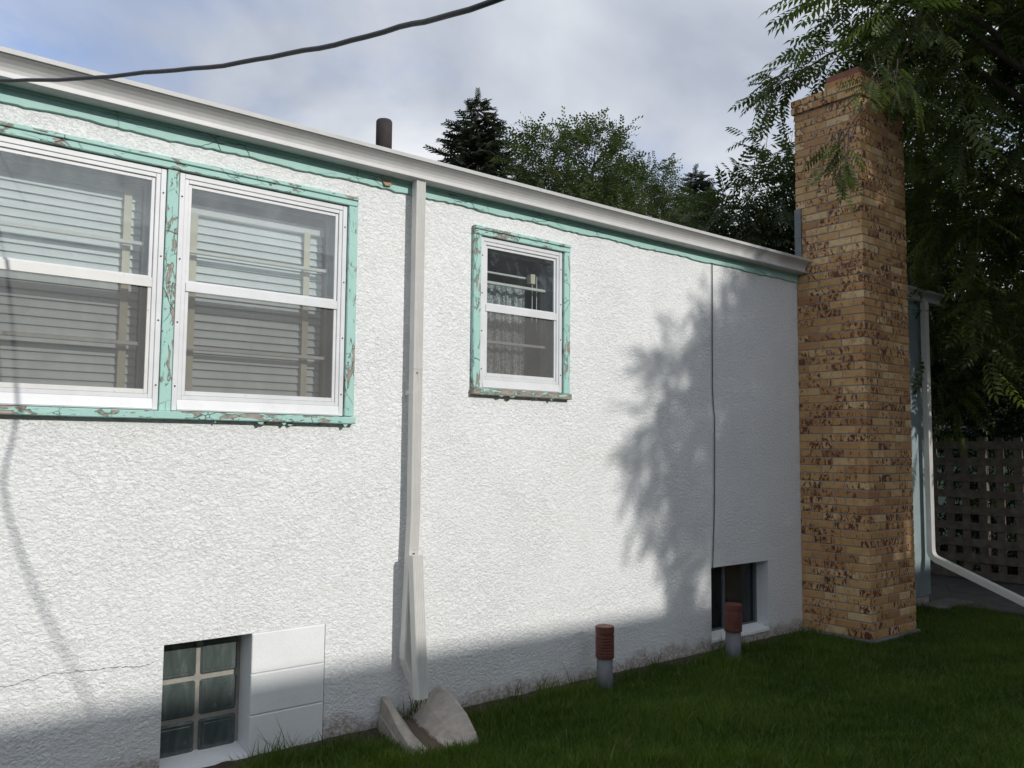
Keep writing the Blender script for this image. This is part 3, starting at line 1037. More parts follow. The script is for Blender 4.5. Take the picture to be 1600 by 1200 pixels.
def course_boxes(x0, x1, y0, y1, z, odd):
    """one ring of bricks; on odd courses the stretchers of the west face run to the corner"""
    out = []
    z1 = z + COURSE - J
    hd = BD

    def run(a, b, n, first_half):
        L = (b - a)
        step = L / n
        cuts = [a]
        if first_half:
            c = a + step / 2
            while c < b - 1e-6:
                cuts.append(c)
                c += step
        else:
            c = a + step
            while c < b - 1e-6:
                cuts.append(c)
                c += step
        cuts.append(b)
        return list(zip(cuts[:-1], cuts[1:]))
    if odd:      # west/east faces full length, north/south between
        for (a, b) in run(y0, y1, 3, False):
            out.append((x0, a + (J / 2 if a > y0 else 0), z, x0 + hd, b - (J / 2 if b < y1 else 0), z1, 'W', (a + b) / 2))
            out.append((x1 - hd, a + (J / 2 if a > y0 else 0), z, x1, b - (J / 2 if b < y1 else 0), z1, 'E', 0))
        for (a, b) in run(x0 + hd, x1 - hd, 3, False):
            out.append((a + J / 2, y0, z, b - J / 2, y0 + hd, z1, 'S', (a + b) / 2))
            out.append((a + J / 2, y1 - hd, z, b - J / 2, y1, z1, 'N', 0))
    else:
        for (a, b) in run(x0, x1, 4, False):
            corner = a <= x0 + 1e-6
            out.append((a + (J / 2 if a > x0 else 0), y0, z, b - (J / 2 if b < x1 else 0), y0 + hd, z1, 'W' if corner else 'S', y0 if corner else (a + b) / 2))
            out.append((a + (J / 2 if a > x0 else 0), y1 - hd, z, b - (J / 2 if b < x1 else 0), y1, z1, 'W' if corner else 'N', y1 if corner else 0))
        for (a, b) in ((y0 + hd, y0 + hd + 0.219), (y0 + hd + 0.219, y1 - hd)):
            out.append((x0, a + J / 2, z, x0 + hd, b - J / 2, z1, 'W', (a + b) / 2))
            out.append((x1 - hd, a + J / 2, z, x1, b - J / 2, z1, 'E', 0))
    return out


for k in range(NC):
    specs += course_boxes(CX0, CX1, CY0, CY1, CB + k * COURSE, k % 2 == 0)
zc = CB + NC * COURSE
for k in range(2):
    specs += course_boxes(CX0 - 0.024, CX1 + 0.024, CY0 - 0.024, CY1 + 0.018, zc + k * COURSE, k % 2 == 0)
cap_top = zc + 2 * COURSE - J
box('cap_mortar', (CX0 - 0.016, CY0 - 0.016, zc + 0.004), (CX1 + 0.016, CY1 + 0.01, cap_top - 0.004), MORTAR, ch_)
box('mortar', (CX0 + 0.004, CY0 + 0.004, zc - 0.012), (CX1 - 0.004, CY1 - 0.004, zc + 0.004), MORTAR, ch_)
# raised course round the flue, then the clay flue
fy1 = CY0 + 0.325
for (a, b) in ((CY0, CY0 + 0.16), (CY0 + 0.168, fy1)):
    specs.append((CX0 + 0.002, a, cap_top + J, CX0 + 0.1, b, cap_top + COURSE, 'W', a))
for a in (CX0 + 0.11, CX0 + 0.30, CX0 + 0.49):
    specs.append((a, CY0, cap_top + J, a + 0.18, CY0 + 0.1, cap_top + COURSE, 'S', a))
    specs.append((a, fy1 - 0.1, cap_top + J, a + 0.18, fy1, cap_top + COURSE, 'N', a))
box('mortar', (CX0 + 0.01, CY0 + 0.008, cap_top - 0.003), (CX0 + 0.66, fy1 - 0.008, cap_top + COURSE - 0.004), MORTAR, ch_)
mb = MB()
ring = [(CX0 + 0.02, CY0 + 0.012), (CX0 + 0.62, CY0 + 0.012), (CX0 + 0.62, fy1 - 0.012), (CX0 + 0.02, fy1 - 0.012)]
za, zb2 = cap_top + COURSE + 0.001, cap_top + COURSE + 0.062
T = 0.022
inner = [(ring[0][0] + T, ring[0][1] + T), (ring[1][0] - T, ring[1][1] + T), (ring[2][0] - T, ring[2][1] - T), (ring[3][0] + T, ring[3][1] - T)]
o0 = [mb.bm.verts.new((x, y, za)) for x, y in ring]
o1 = [mb.bm.verts.new((x, y, zb2)) for x, y in ring]
i1 = [mb.bm.verts.new((x, y, zb2)) for x, y in inner]
i0 = [mb.bm.verts.new((x, y, za)) for x, y in inner]
for k in range(4):
    l = (k + 1) % 4
    mb.bm.faces.new((o0[k], o0[l], o1[l], o1[k]))
    mb.bm.faces.new((o1[k], o1[l], i1[l], i1[k]))
    mb.bm.faces.new((i1[k], i1[l], i0[l], i0[k]))
mb.build('flue', CLAY, ch_)
box('flashing', (CX0 - 0.016, CY1 - 0.06, EAVE + 0.0), (CX0 - 0.002, CY1 + 0.006, 3.775), FLASH, ch_, 0.002)


# share mesh data between bricks of one size; sort by how large they show
def brick_mesh(dx, dy, dz):
    bm = bmesh.new()
    bmesh.ops.create_cube(bm, size=1.0)
    bmesh.ops.scale(bm, vec=(dx, dy, dz), verts=bm.verts)
    bmesh.ops.bevel(bm, geom=list(bm.edges), offset=0.0028, segments=1, affect='EDGES', profile=0.5)
    me = bpy.data.meshes.new('brick')
    bm.to_mesh(me)
    bm.free()
    me.materials.append(BRICK)
    return me


def shown(s):
    x0, y0, z0, x1, y1, z1, face, _ = s
    c = Vector(((x0 + x1) / 2, (y0 + y1) / 2, (z0 + z1) / 2 - 1.6))
    d2 = c.length_squared
    if face == 'W':
        return (y1 - y0) * 0.87 * 0.06 / d2 + ((x1 - x0) * 0.5 * 0.06 / d2 if y0 < CY0 + 0.01 else 0)
    if face == 'S':
        return (x1 - x0) * 0.5 * 0.06 / d2
    return 0


specs.sort(key=shown, reverse=True)
cache = {}
choff = Vector((3.0 + 4.1, 4.26 - 0.35, 0))
massV, massF, massR = [], [], []
nv = 0
for i, s in enumerate(specs):
    x0, y0, z0, x1, y1, z1 = s[:6]
    key = (round(x1 - x0, 4), round(y1 - y0, 4), round(z1 - z0, 4))
    if key not in cache:
        cache[key] = brick_mesh(*key)
    me = cache[key]
    jit = Vector((random.uniform(-0.0015, 0.0015), random.uniform(-0.0015, 0.0015), random.uniform(-0.001, 0.001)))
    c = Vector(((x0 + x1) / 2, (y0 + y1) / 2, (z0 + z1) / 2)) + jit
    if i < 300:
        o = bpy.data.objects.new('brick', me)
        COL.objects.link(o)
        o.parent = ch_
        o.location = c - choff
    else:
        vs = [v.co + c for v in me.vertices]
        for p in me.polygons:
            massF.append([nv + q for q in p.vertices])
        massV += vs
        massR += [random.random()] * len(vs)
        nv += len(vs)
me = bpy.data.meshes.new('brickwork')
me.from_pydata([tuple(v) for v in massV], [], massF)
a_ = me.attributes.new('rnd', 'FLOAT', 'POINT')
a_.data.foreach_set('value', massR)
tag(link_mesh('brickwork', me, BRICK, None), kind='stuff')
bw_o = bpy.data.objects['brickwork']
bw_o.parent = ch_
bw_o.location = -choff


# ------------------------------------------------------------------ yard things
def standpipe(x, y, label, lean=0.0, top=0.42, d=0.115):
    t = empty('standpipe', (x, y, 0))
    tag(t, label, 'pipe', 'grey pipe stubs with brown red caps by the wall')
    r = d * 0.43
    zs = top - 0.205
    MB().tube([(x, y, -0.1), (x + lean * 0.5, y, zs)], r, 24).build('pipe', PVC, t, True)
    pts, rr = [], []
    R = d * 0.5
    z = zs
    pts.append((x + lean * 0.5, y, z)); rr.append(R * 0.97)
    n = 7
    for k in range(n):
        a = zs + 0.014 + k * 0.0195
        for dz, q in ((0.0, 1.0), (0.010, 1.0), (0.012, 0.945), (0.0175, 0.945)):
            pts.append((x + lean * (0.5 + 0.5 * k / n), y, a + dz))
            rr.append(R * q)
    pts += [(x + lean, y, top - 0.036), (x + lean, y, top - 0.003), (x + lean, y, top)]
    rr += [R, R, R * 0.95]
    MB().tube(pts, rr, 28).build('cap', REDCAP, t)
    return t


standpipe(4.10, 4.06, 'grey pipe stub with ribbed red cap in front of bare white wall', 0.0, 0.425, 0.125)
standpipe(5.445, 4.03, 'grey pipe stub with ribbed red cap standing before the dark basement window', 0.006, 0.43, 0.135)

# splash block under the downspout
t = bpy.data.meshes.new('splash_block')
bm = bmesh.new()
ax = Vector((-0.16, -1, 0)).normalized()       # runs away from the wall
sd = Vector((1, -0.16, 0)).normalized()
o_ = Vector((2.695, 4.235, 0))
# sections along the block: (distance, half width, side height, channel height, wall thickness)
secs = [(0.00, 0.185, 0.185, 0.060, 0.055), (0.03, 0.195, 0.205, 0.058, 0.055), (0.16, 0.205, 0.185, 0.048, 0.055), (0.32, 0.215, 0.125, 0.034, 0.06), (0.45, 0.205, 0.065, 0.022, 0.055), (0.50, 0.16, 0.030, 0.016, 0.05)]
rings = []
for d, hw, sh, chh, tk in secs:
    p = o_ + ax * d
    prof = [(-hw - 0.012, -0.05), (-hw - 0.004, sh * 0.5), (-hw, sh * 0.52), (-hw + 0.006, sh * 0.97), (-hw + 0.014, sh), (-hw + tk * 0.8, sh * 0.96), (-0.105, chh + 0.02), (-0.085, chh + 0.003), (-0.025, chh), (0.0, chh + 0.012),
            (0.07, chh * 0.45 + sh * 0.55), (hw - 0.028, sh * 1.06), (hw - 0.010, sh * 1.03), (hw + 0.004, sh * 0.55), (hw + 0.02, -0.05)]
    rings.append([bm.verts.new(p + sd * a + Vector((0, 0, b))) for a, b in prof])
for i in range(len(rings) - 1):
    for k in range(len(rings[0]) - 1):
        bm.faces.new((rings[i][k], rings[i][k + 1], rings[i + 1][k + 1], rings[i + 1][k]))
bm.faces.new(rings[0])
bm.faces.new(rings[-1][::-1])
bmesh.ops.recalc_face_normals(bm, faces=bm.faces)
bm.to_mesh(t)
bm.free()
o = link_mesh('splash_block', t, SPLASH)
tag(o, 'weathered concrete splash block with silt stained channel under the downspout', 'splash block')

# stepping slab at the corner of the path
o = MB().box((8.75, 3.90, -0.05), (9.36, 4.18, 0.055), 0.012).build('stepping_slab', FOOT)
tag(o, 'grey concrete slab lying in the grass beside the chimney', 'slab')

# overhead service cable: from the eave out to the viewer's right and up
cpts = [(0.30, 4.22, 3.19), (0.485, 3.979, 3.095), (0.792, 3.227, 2.950), (1.004, 2.552, 2.826), (1.146, 1.993, 2.748), (1.232, 1.483, 2.68), (1.63, 0.4, 2.715), (2.12, -0.75, 2.74), (2.75, -2.52, 2.86)]
P = [Vector(p) for p in cpts]
sm = []
for i in range(len(P) - 1):
    p0, p1, p2, p3 = P[max(i - 1, 0)], P[i], P[i + 1], P[min(i + 2, len(P) - 1)]
    for k in range(8):
        u = k / 8
        sm.append(0.5 * ((2 * p1) + (p2 - p0) * u + (2 * p0 - 5 * p1 + 4 * p2 - p3) * u * u + (3 * p1 - p0 - 3 * p2 + p3) * u ** 3))
sm.append(P[-1])
sm = [p + Vector((0, 0, 0.0025 * math.sin(i * 0.8) + 0.0015 * math.sin(i * 1.9 + 1))) for i, p in enumerate(sm)]
o = MB().tube(sm, 0.0075, 10).build('overhead_cable', RUBBER, None, True)
tag(o, 'thick black overhead cable sagging across the sky from the eave', 'cable')

# ------------------------------------------------------------------ lattice fence
FX = 11.0
lf = empty('lattice_fence', (FX, 3.6, 0))
tag(lf, 'weathered grey wooden lattice fence with square holes in the shade', 'fence')
y0f, y1f = 1.4, 7.6
hmesh = vmesh = None
for k in range(9):
    z = 0.10 + k * 0.197
    if hmesh is None:
        h0 = MB().box((-0.011, -(y1f - y0f) / 2, -0.048), (0.011, (y1f - y0f) / 2, 0.048), 0.003).build('slat', WOODF, lf)
        hmesh = h0.data
        o = h0
    else:
        o = bpy.data.objects.new('slat', hmesh)
        COL.objects.link(o)
        o.parent = lf
    o.location = (-0.012 + random.uniform(-0.002, 0.002), (y0f + y1f) / 2 - 3.6, z + random.uniform(-0.006, 0.006))
    o.rotation_euler = (random.uniform(-0.004, 0.004), 0, 0)
nvs = int((y1f - y0f) / 0.2)
for k in range(nvs + 1):
    y = y0f + 0.05 + k * 0.2
    if vmesh is None:
        v0 = MB().box((-0.011, -0.048, -0.86), (0.011, 0.048, 0.86), 0.003).build('slat', WOODF, lf)
        vmesh = v0.data
        o = v0
    else:
        o = bpy.data.objects.new('slat', vmesh)
        COL.objects.link(o)
        o.parent = lf
    o.location = (0.0125 + random.uniform(-0.002, 0.002), y - 3.6 + random.uniform(-0.008, 0.008), 0.91)
    o.rotation_euler = (random.uniform(-0.006, 0.006), 0, 0)
for y in (1.4, 4.47, 7.6):
    box('post', (FX + 0.03, y - 0.05, -0.1), (FX + 0.12, y + 0.05, 1.78), WOODF, lf, 0.005)

# small pale green shed beyond the fence: every board its own
sh = empty('shed', (15.0, 7.0, 0))
tag(sh, 'pale green clapboard shed glimpsed through the leaves beyond the fence', 'shed')
box('shed_wall', (14.45, 4.6, 0), (17.0, 9.0, 3.55), SHEDM, sh)
for k in range(21):
    z = 0.05 + k * 0.168
    MB().prism([(14.448, z), (14.418, z), (14.436, z + 0.178), (14.448, z + 0.178)], 'y', 4.58, 9.02).build('plank', SHEDM, sh)
MB().prism([(14.1, 3.5), (15.7, 4.3), (17.3, 3.5), (17.3, 3.57), (15.7, 4.38), (14.1, 3.57)], 'y', 4.3, 9.3).build('roof', ROOFM, sh)

# ------------------------------------------------------------------ house across the yard (behind the viewpoint): its ridge shades the foot of the wall
nb = empty('neighbouring_house', (2, -6, 0))
tag(nb, 'pale gabled house facing the white wall from across the yard', 'house')
RIDGE_Y, RIDGE_Z = -6.0, 0.40 + 0.47 * (WY + 6.0)
box('wall', (-12, -9.3, -0.1), (14, -2.9, 2.75), NB_WALL, nb)
sl2 = (RIDGE_Z - 2.85) / (RIDGE_Y + 2.5) * -1
MB().prism([(-2.5, 2.85), (RIDGE_Y, RIDGE_Z), (-9.5, 2.85), (-9.5, 2.75), (-2.5, 2.75)], 'x', -12.3, 14.3).build('roof', ROOFM, nb)
for x in (-6.5, 1.0, 7.0):
    wnd = box('window', (x, -2.898, 1.0), (x + 1.4, -2.86, 2.2), NB_TRIM, nb)
    box('pane', (x + 0.08, -2.862, 1.08), (x + 1.32, -2.852, 2.12), NB_GLASS, wnd)


# ------------------------------------------------------------------ foliage
def norm(a):
    return a / np.maximum(np.linalg.norm(a, axis=-1, keepdims=True), 1e-9)


def frames(X, Zhint):
    X = norm(X)
    Y = norm(np.cross(Zhint, X))
    Z = np.cross(X, Y)
    return np.stack([X, Y, Z], axis=-1)


def pinnate(L=0.36, pairs=7, leaflet=0.088, wid=0.036):
    """compound leaf along +X, slightly arched; triangles"""
    V, F = [], []
    def leaf(p, d, l, w):
        d = np.array(d) / np.linalg.norm(d)
        s = np.cross((0, 0, 1), d)
        s = s / np.linalg.norm(s)
        b = len(V)
        V.append(p)
        V.append(p + d * l * 0.42 + s * w + np.array((0, 0, 0.10 * w)))
        V.append(p + d * l * 0.42 - s * w + np.array((0, 0, 0.10 * w)))
        V.append(p + d * l - np.array((0, 0, l * 0.22)))
        F.append((b, b + 2, b + 1))
        F.append((b + 1, b + 2, b + 3))
    for k in range(pairs):
        u = 0.22 + 0.74 * k / (pairs - 1)
        p = np.array((L * u, 0, -0.20 * L * u * u))
        sc = 1.0 - 0.35 * abs(u - 0.55)
        for s in (1, -1):
            leaf(p, (0.55, s * 1.0, -0.28), leaflet * sc, wid * sc * 0.5)
    leaf(np.array((L, 0, -0.20 * L)), (1, 0, -0.3), leaflet, wid * 0.5)
    b = len(V)
    for u in (0, 0.5, 1):
        V.append(np.array((L * u, 0.0022, -0.20 * L * u * u)))
        V.append(np.array((L * u, -0.0022, -0.20 * L * u * u)))
    for k in (0, 2):
        F.append((b + k, b + k + 1, b + k + 3))
        F.append((b + k, b + k + 3, b + k + 2))
    return np.array(V), np.array(F)


def twig_leaves(starts, dirs, lens, per, spread=1.0, droop=0.35):
    """leaf base points and directions arranged alternately along twigs"""
    n = len(starts)
    u = (np.arange(per) + 0.6) / per
    side = np.where(np.arange(per) % 2 == 0, 1.0, -1.0)
    dirs = norm(dirs)
    sidev = norm(np.cross(dirs, np.array((0, 0, 1.0))) + 1e-6)
    sag = np.array((0, 0, -1.0))
    P = starts[:, None, :] + dirs[:, None, :] * (lens[:, None, None] * u[None, :, None]) + sag * (0.22 * lens[:, None, None] * (u ** 2)[None, :, None])
    D = dirs[:, None, :] * (0.55 + 0.5 * u[None, :, None]) + sidev[:, None, :] * (side[None, :, None] * spread * (1.1 - 0.6 * u[None, :, None]))
    D = D + rng.normal(0, 0.4, D.shape) + sag * droop
    return P.reshape(-1, 3), norm(D.reshape(-1, 3))


def blob_points(blobs, total, shell=0.55):
    """random points in ellipsoids (cx,cy,cz,rx,ry,rz), denser near the outside"""
    w = np.array([b[3] * b[4] * b[5] for b in blobs]) ** 0.72
    cnt = np.maximum(1, (total * w / w.sum()).astype(int))
    P, C = [], []
    for b, c in zip(blobs, cnt):
        d = norm(rng.normal(0, 1, (c, 3)))
        r = rng.random(c) ** (1 / 3)
        r = shell * np.maximum(r, rng.random(c) ** 0.35) + (1 - shell) * r
        P.append(np.array(b[:3]) + d * r[:, None] * np.array(b[3:6]))
        C.append(np.repeat(np.array(b[:3])[None], c, 0))
    return np.concatenate(P), np.concatenate(C)


def limb(mb, a, b, r0_, r1_, n=6, wob=0.12, seg=7):
    a, b = Vector(a), Vector(b)
    L = (b - a).length
    pts, rr = [], []
    for k in range(n + 1):
        u = k / n
        w = math.sin(u * math.pi) * wob * L * 0.4
        p = a.lerp(b, u) + Vector((random.uniform(-1, 1) * w * 0.5, random.uniform(-1, 1) * w * 0.5, w * 0.7))
        pts.append(p)
        rr.append(r0_ + (r1_ - r0_) * u)
    mb.tube(pts, rr, seg)
    return pts


def leafy_tree(name, label, group, base, blobs, ntwig, leafT, mat, per=6, tlen=(0.4, 0.8), trunk_r=0.16, fork=None, outward=0.7, up=0.1, sc=(0.75, 1.15), extra=None, droop=0.35, extra_sc=1.0):
    root = empty(name, base)
    tag(root, label, 'tree', group)
    bx = Vector(base)
    fork = Vector(fork) if fork else bx + Vector((0, 0, 2.0))
    mb = MB()
    n = 7
    pts = [bx.lerp(fork, k / n) + Vector((math.sin(k * 0.9) * 0.04, math.cos(k * 1.3) * 0.04, -0.1 if k == 0 else 0)) for k in range(n + 1)]
    mb.tube(pts, [trunk_r * (1.35 if k == 0 else 1.1 - 0.35 * k / n) for k in range(n + 1)], 14)
    mb.build('trunk', BARK, root, True)
    S, C = blob_points(blobs, ntwig)
    n_plain = len(S)
    D = norm(S - C) * outward + rng.normal(0, 0.45, S.shape) + np.array((0, 0, up))
    Ls = rng.uniform(tlen[0], tlen[1], len(S))
    if extra is not None:
        S = np.concatenate([S, extra[0]])
        D = np.concatenate([D, extra[1]])
        Ls = np.concatenate([Ls, extra[2]])
    # limbs to each blob
    mb = MB()
    for b in blobs:
        c = Vector(b[:3])
        pp = limb(mb, fork - Vector((0, 0, random.uniform(0, 0.3))), c, trunk_r * 0.5, trunk_r * 0.14, 7, 0.16)
        for _ in range(5):
            d = Vector(rng.normal(0, 1, 3)).normalized()
            e = c + Vector((d.x * b[3], d.y * b[4], d.z * b[5])) * 0.75
            limb(mb, pp[-2].lerp(pp[-1], random.random()), e, trunk_r * 0.13, 0.006, 4, 0.2, 5)
    tag(mb.build('branches', BARK, root, True), kind='stuff')
    # twigs as thin three-sided rods
    Dn = norm(D)
    a = norm(np.cross(Dn, np.array((0.3, 0.2, 1.0))))
    b2 = np.cross(Dn, a)
    sag = np.array((0, 0, -1.0))
    TV = []
    for u, r in ((-0.25, 0.006), (0.5, 0.004), (1.0, 0.002)):
        p = S + Dn * (Ls * u)[:, None] + sag * (0.22 * Ls * max(u, 0) ** 2)[:, None]
        for k in range(3):
            an = 2 * math.pi * k / 3
            TV.append(p + (a * math.cos(an) + b2 * math.sin(an)) * r)
    TV = np.stack(TV, 1).reshape(-1, 3)
    tf = np.array([(i * 3 + k, i * 3 + (k + 1) % 3, i * 3 + 3 + (k + 1) % 3, i * 3 + 3 + k) for i in range(2) for k in range(3)])
    TF = (tf[None] + (np.arange(len(S)) * 9)[:, None, None]).reshape(-1, 4)
    tw = mesh_np('twigs', TV, TF, TWIG, root)
    tag(tw, kind='stuff')
    Pl, Dl = twig_leaves(S, D, Ls, per, droop=droop)
    Z = np.array((0, 0, 1.0)) + rng.normal(0, 0.35, Pl.shape)
    M = frames(Dl, Z) * rng.uniform(sc[0], sc[1], len(Pl))[:, None, None]
    M[n_plain * per:] *= np.repeat(np.broadcast_to(extra_sc, (len(S) - n_plain,)), per)[:, None, None]
    V, F, R = instances(leafT[0], leafT[1], M, Pl)
    cr = mesh_np('crown', V, F, mat, root, R)
    tag(cr, kind='stuff')
    return root


PINN = pinnate()
PINN_S = pinnate(0.30, 5, 0.10, 0.042)
PINN_L = pinnate(0.5, 6, 0.16, 0.05)

# --- A: the big overhanging tree at the right, its boughs reaching over the chimney
A_blobs = [(7.7, 3.35, 5.35, 0.75, 0.7, 0.55), (8.6, 3.4, 4.6, 0.9, 0.8, 0.9), (9.4, 3.6, 3.6, 0.9, 0.8, 0.8), (9.9, 3.4, 5.6, 1.4, 1.3, 1.2),
           (10.2, 3.1, 3.1, 0.9, 1.0, 0.7), (8.5, 2.6, 5.9, 1.2, 1.1, 0.9), (7.5, 3.3, 5.75, 0.75, 0.7, 0.45), (10.9, 2.2, 4.2, 1.3, 1.3, 1.2),
           (9.9, 4.3, 2.65, 0.5, 0.55, 0.5), (9.2, 1.7, 5.0, 1.2, 1.2, 1.0), (7.1, 3.45, 5.85, 0.5, 0.5, 0.4), (8.0, 3.3, 6.3, 1.2, 1.0, 0.6), (9.3, 3.9, 4.7, 0.7, 0.6, 0.7),
           (8.2, 1.2, 4.3, 0.9, 1.0, 0.8)]
ex_s, ex_d, ex_l = [], [], []


ex_k = []


def spray(start, d, l, n=1, jit=0.06, k=1.0):
    for _ in range(n):
        ex_s.append(np.array(start) + rng.normal(0, jit, 3))
        ex_d.append(np.array(d) + rng.normal(0, 0.22, 3))
        ex_l.append(l * random.uniform(0.8, 1.2))
        ex_k.append(k)


# sprays reaching out behind the chimney to its left and above it
spray((7.10, 4.40, 5.22), (-0.8, 0.25, -0.25), 0.42, 4, 0.05, 0.8)
spray((6.98, 4.48, 5.14), (-0.6, 0.2, -0.55), 0.36, 3, 0.05, 0.8)
spray((7.25, 4.40, 5.35), (-0.6, 0.1, -0.2), 0.36, 2, 0.06, 0.8)
spray((7.55, 4.35, 5.50), (-0.6, 0.0, 0.0), 0.36, 3, 0.08, 0.85)
spray((7.05, 3.55, 5.62), (-0.6, 0.0, -0.05), 0.35, 2, 0.10, 0.85)
spray((7.10, 3.5, 5.35), (-0.2, 0.0, 0.1), 0.35, 5, 0.12, 0.9)
# sprays over the cap's south-west corner and the one hanging in front of the west face
spray((6.12, 3.22, 4.52), (-0.3, 0.1, -0.7), 0.20, 3, 0.05, 0.5)
spray((6.48, 3.22, 4.66), (0.1, -0.1, -0.8), 0.20, 2, 0.06, 0.45)
spray((6.68, 3.22, 4.64), (0.2, -0.1, -0.7), 0.24, 4, 0.08, 0.55)
spray((7.10, 3.40, 5.0), (0.2, -0.1, -0.5), 0.30, 5, 0.10, 0.7)
spray((6.34, 3.59, 4.13), (-0.15, 0.05, -1.0), 0.26, 5, 0.035, 0.56)
A = leafy_tree('walnut_tree', 'large dark leafy tree with long compound leaves overhanging the brick chimney', None, (10.6, 1.3, 0), A_blobs, 760, PINN, LEAF_A,
               per=6, tlen=(0.35, 0.65), trunk_r=0.15, fork=(10.4, 1.5, 2.5), extra=(np.array(ex_s), np.array(ex_d), np.array(ex_l)), extra_sc=np.array(ex_k), droop=0.18, sc=(0.8, 1.25))
mbt = MB()
mbt.tube([(6.95, 3.40, 4.85), (6.68, 3.44, 4.62), (6.47, 3.53, 4.32), (6.36, 3.60, 4.10), (6.34, 3.61, 3.95)], [0.009, 0.008, 0.006, 0.005, 0.003], 6)
mbt.build('hanging_bough', TWIG, A, True)
mbt = MB()
mbt.tube([(7.4, 3.35, 5.6), (7.15, 3.38, 5.15), (6.95, 3.40, 4.85)], [0.016, 0.012, 0.009], 6)
mbt.build('hanging_bough', TWIG, A, True)
mbt = MB()
mbt.tube([(7.9, 4.2, 5.7), (7.5, 4.35, 5.5), (7.1, 4.40, 5.22), (6.78, 4.55, 5.05)], [0.014, 0.011, 0.007, 0.004], 6)
mbt.build('hanging_bough', TWIG, A, True)

# --- B: tree in the yard to the right of the viewpoint; casts the soft shadow on the wall
tB = 7.4


def from_shadow(x, z, r, t=tB):
    return (x + 0.22 * t, WY - t, z + 0.47 * t, r, r, r)


B_blobs = [from_shadow(5.48, 1.70, 0.88), from_shadow(5.9, 2.6, 0.45, 7.5), from_shadow(6.15, 2.15, 0.80, 7.7), from_shadow(5.75, 1.05, 0.72, 7.1), from_shadow(6.5, 1.3, 0.9, 7.9), from_shadow(6.9, 2.5, 0.8, 7.6), from_shadow(7.4, 1.9, 1.0, 7.1),
           from_shadow(6.3, 0.7, 0.65, 7.5), from_shadow(7.2, 3.4, 0.9, 7.3), from_shadow(7.25, 4.3, 0.6, 7.2), from_shadow(6.55, 2.75, 0.5, 7.4)]
leafy_tree('yard_tree', 'leafy tree standing in the yard beyond the right edge of the lawn', None, (8.9, -2.2, 0), B_blobs, 1480, PINN_S, LEAF_A,
           per=6, tlen=(0.15, 0.32), trunk_r=0.14, fork=(8.8, -2.2, 2.6), outward=0.15, sc=(0.5, 0.85))

# --- C: dark tree behind the house, left of and behind the chimney
C_blobs = [(9.35, 6.35, 4.45, 0.55, 0.55, 0.75), (8.95, 6.75, 4.3, 0.40, 0.4, 0.45), (9.75, 6.1, 4.9, 0.65, 0.6, 0.75), (10.6, 5.9, 4.4, 1.0, 0.9, 1.2), (11.8, 5.6, 5.0, 1.0, 1.0, 1.1),
           (11.6, 5.4, 3.3, 1.0, 0.9, 0.9), (12.8, 4.8, 4.0, 1.0, 1.1, 1.0), (12.6, 4.6, 2.9, 1.0, 1.1, 0.9), (9.3, 6.9, 3.9, 0.7, 0.5, 0.5)]
leafy_tree('ash_tree', 'dark green tree rising behind the roof just left of the chimney', None, (11.4, 6.6, 0), C_blobs, 1150, PINN_S, LEAF_D,
           per=6, tlen=(0.35, 0.7), trunk_r=0.17, fork=(11.1, 6.3, 2.4))

# shrubs behind the lattice fence
for i, (x, y, r, lab) in enumerate(((12.1, 4.3, 0.8, 'dark shrub pressed against the back of the lattice fence'), (12.5, 5.9, 0.9, 'dark shrub behind the lattice fence next to the shed'), (12.2, 2.7, 0.9, 'dark shrub behind the right end of the lattice fence'))):
    root = empty('shrub', (x, y, 0))
    tag(root, lab, 'shrub', 'shrubs behind the lattice fence')
    mb = MB()
    for k in range(7):
        limb(mb, (x + random.uniform(-.1, .1), y + random.uniform(-.1, .1), 0), (x + random.uniform(-.5, .5), y + random.uniform(-.6, .6), random.uniform(1.0, 2.0)), 0.022, 0.006, 5, 0.1, 5)
    mb.build('stems', TWIG, root, True)
    S, C = blob_points([(x, y, 1.2, 0.7 * r, 0.95 * r, 1.2)], 220, 0.5)
    D = norm(S - C) + rng.normal(0, 0.4, S.shape)
    Pl, Dl = twig_leaves(S, D, rng.uniform(0.25, 0.5, len(S)), 5)
    M = frames(Dl, np.array((0, 0, 1.0)) + rng.normal(0, 0.35, Pl.shape)) * rng.uniform(0.6, 0.95, len(Pl))[:, None, None]
    V, F, R = instances(PINN_S[0], PINN_S[1], M, Pl)
    tag(mesh_np('foliage', V, F, LEAF_D, root, R), kind='stuff')

# --- trees beyond the roof
def frond():
    """spray of small ovate leaves on a shoot along +X"""
    V, F = [], []
    for k in range(11):
        u = k / 10
        p = np.array((0.55 * u, 0, 0.05 * math.sin(u * 3) - 0.12 * u * u))
        s = 1 if k % 2 else -1
        d = np.array((0.7, s * 0.9, random.uniform(-0.5, 0.3)))
        d /= np.linalg.norm(d)
        sd_ = np.cross(d, (0, 0, 1.0))
        l, w = 0.115 * (1 - 0.3 * u), 0.034
        b = len(V)
        V += [p, p + d * l * .45 + sd_ * w, p + d * l * .45 - sd_ * w, p + d * l]
        F += [(b, b + 2, b + 1), (b + 1, b + 2, b + 3)]
    return np.array(V), np.array(F)


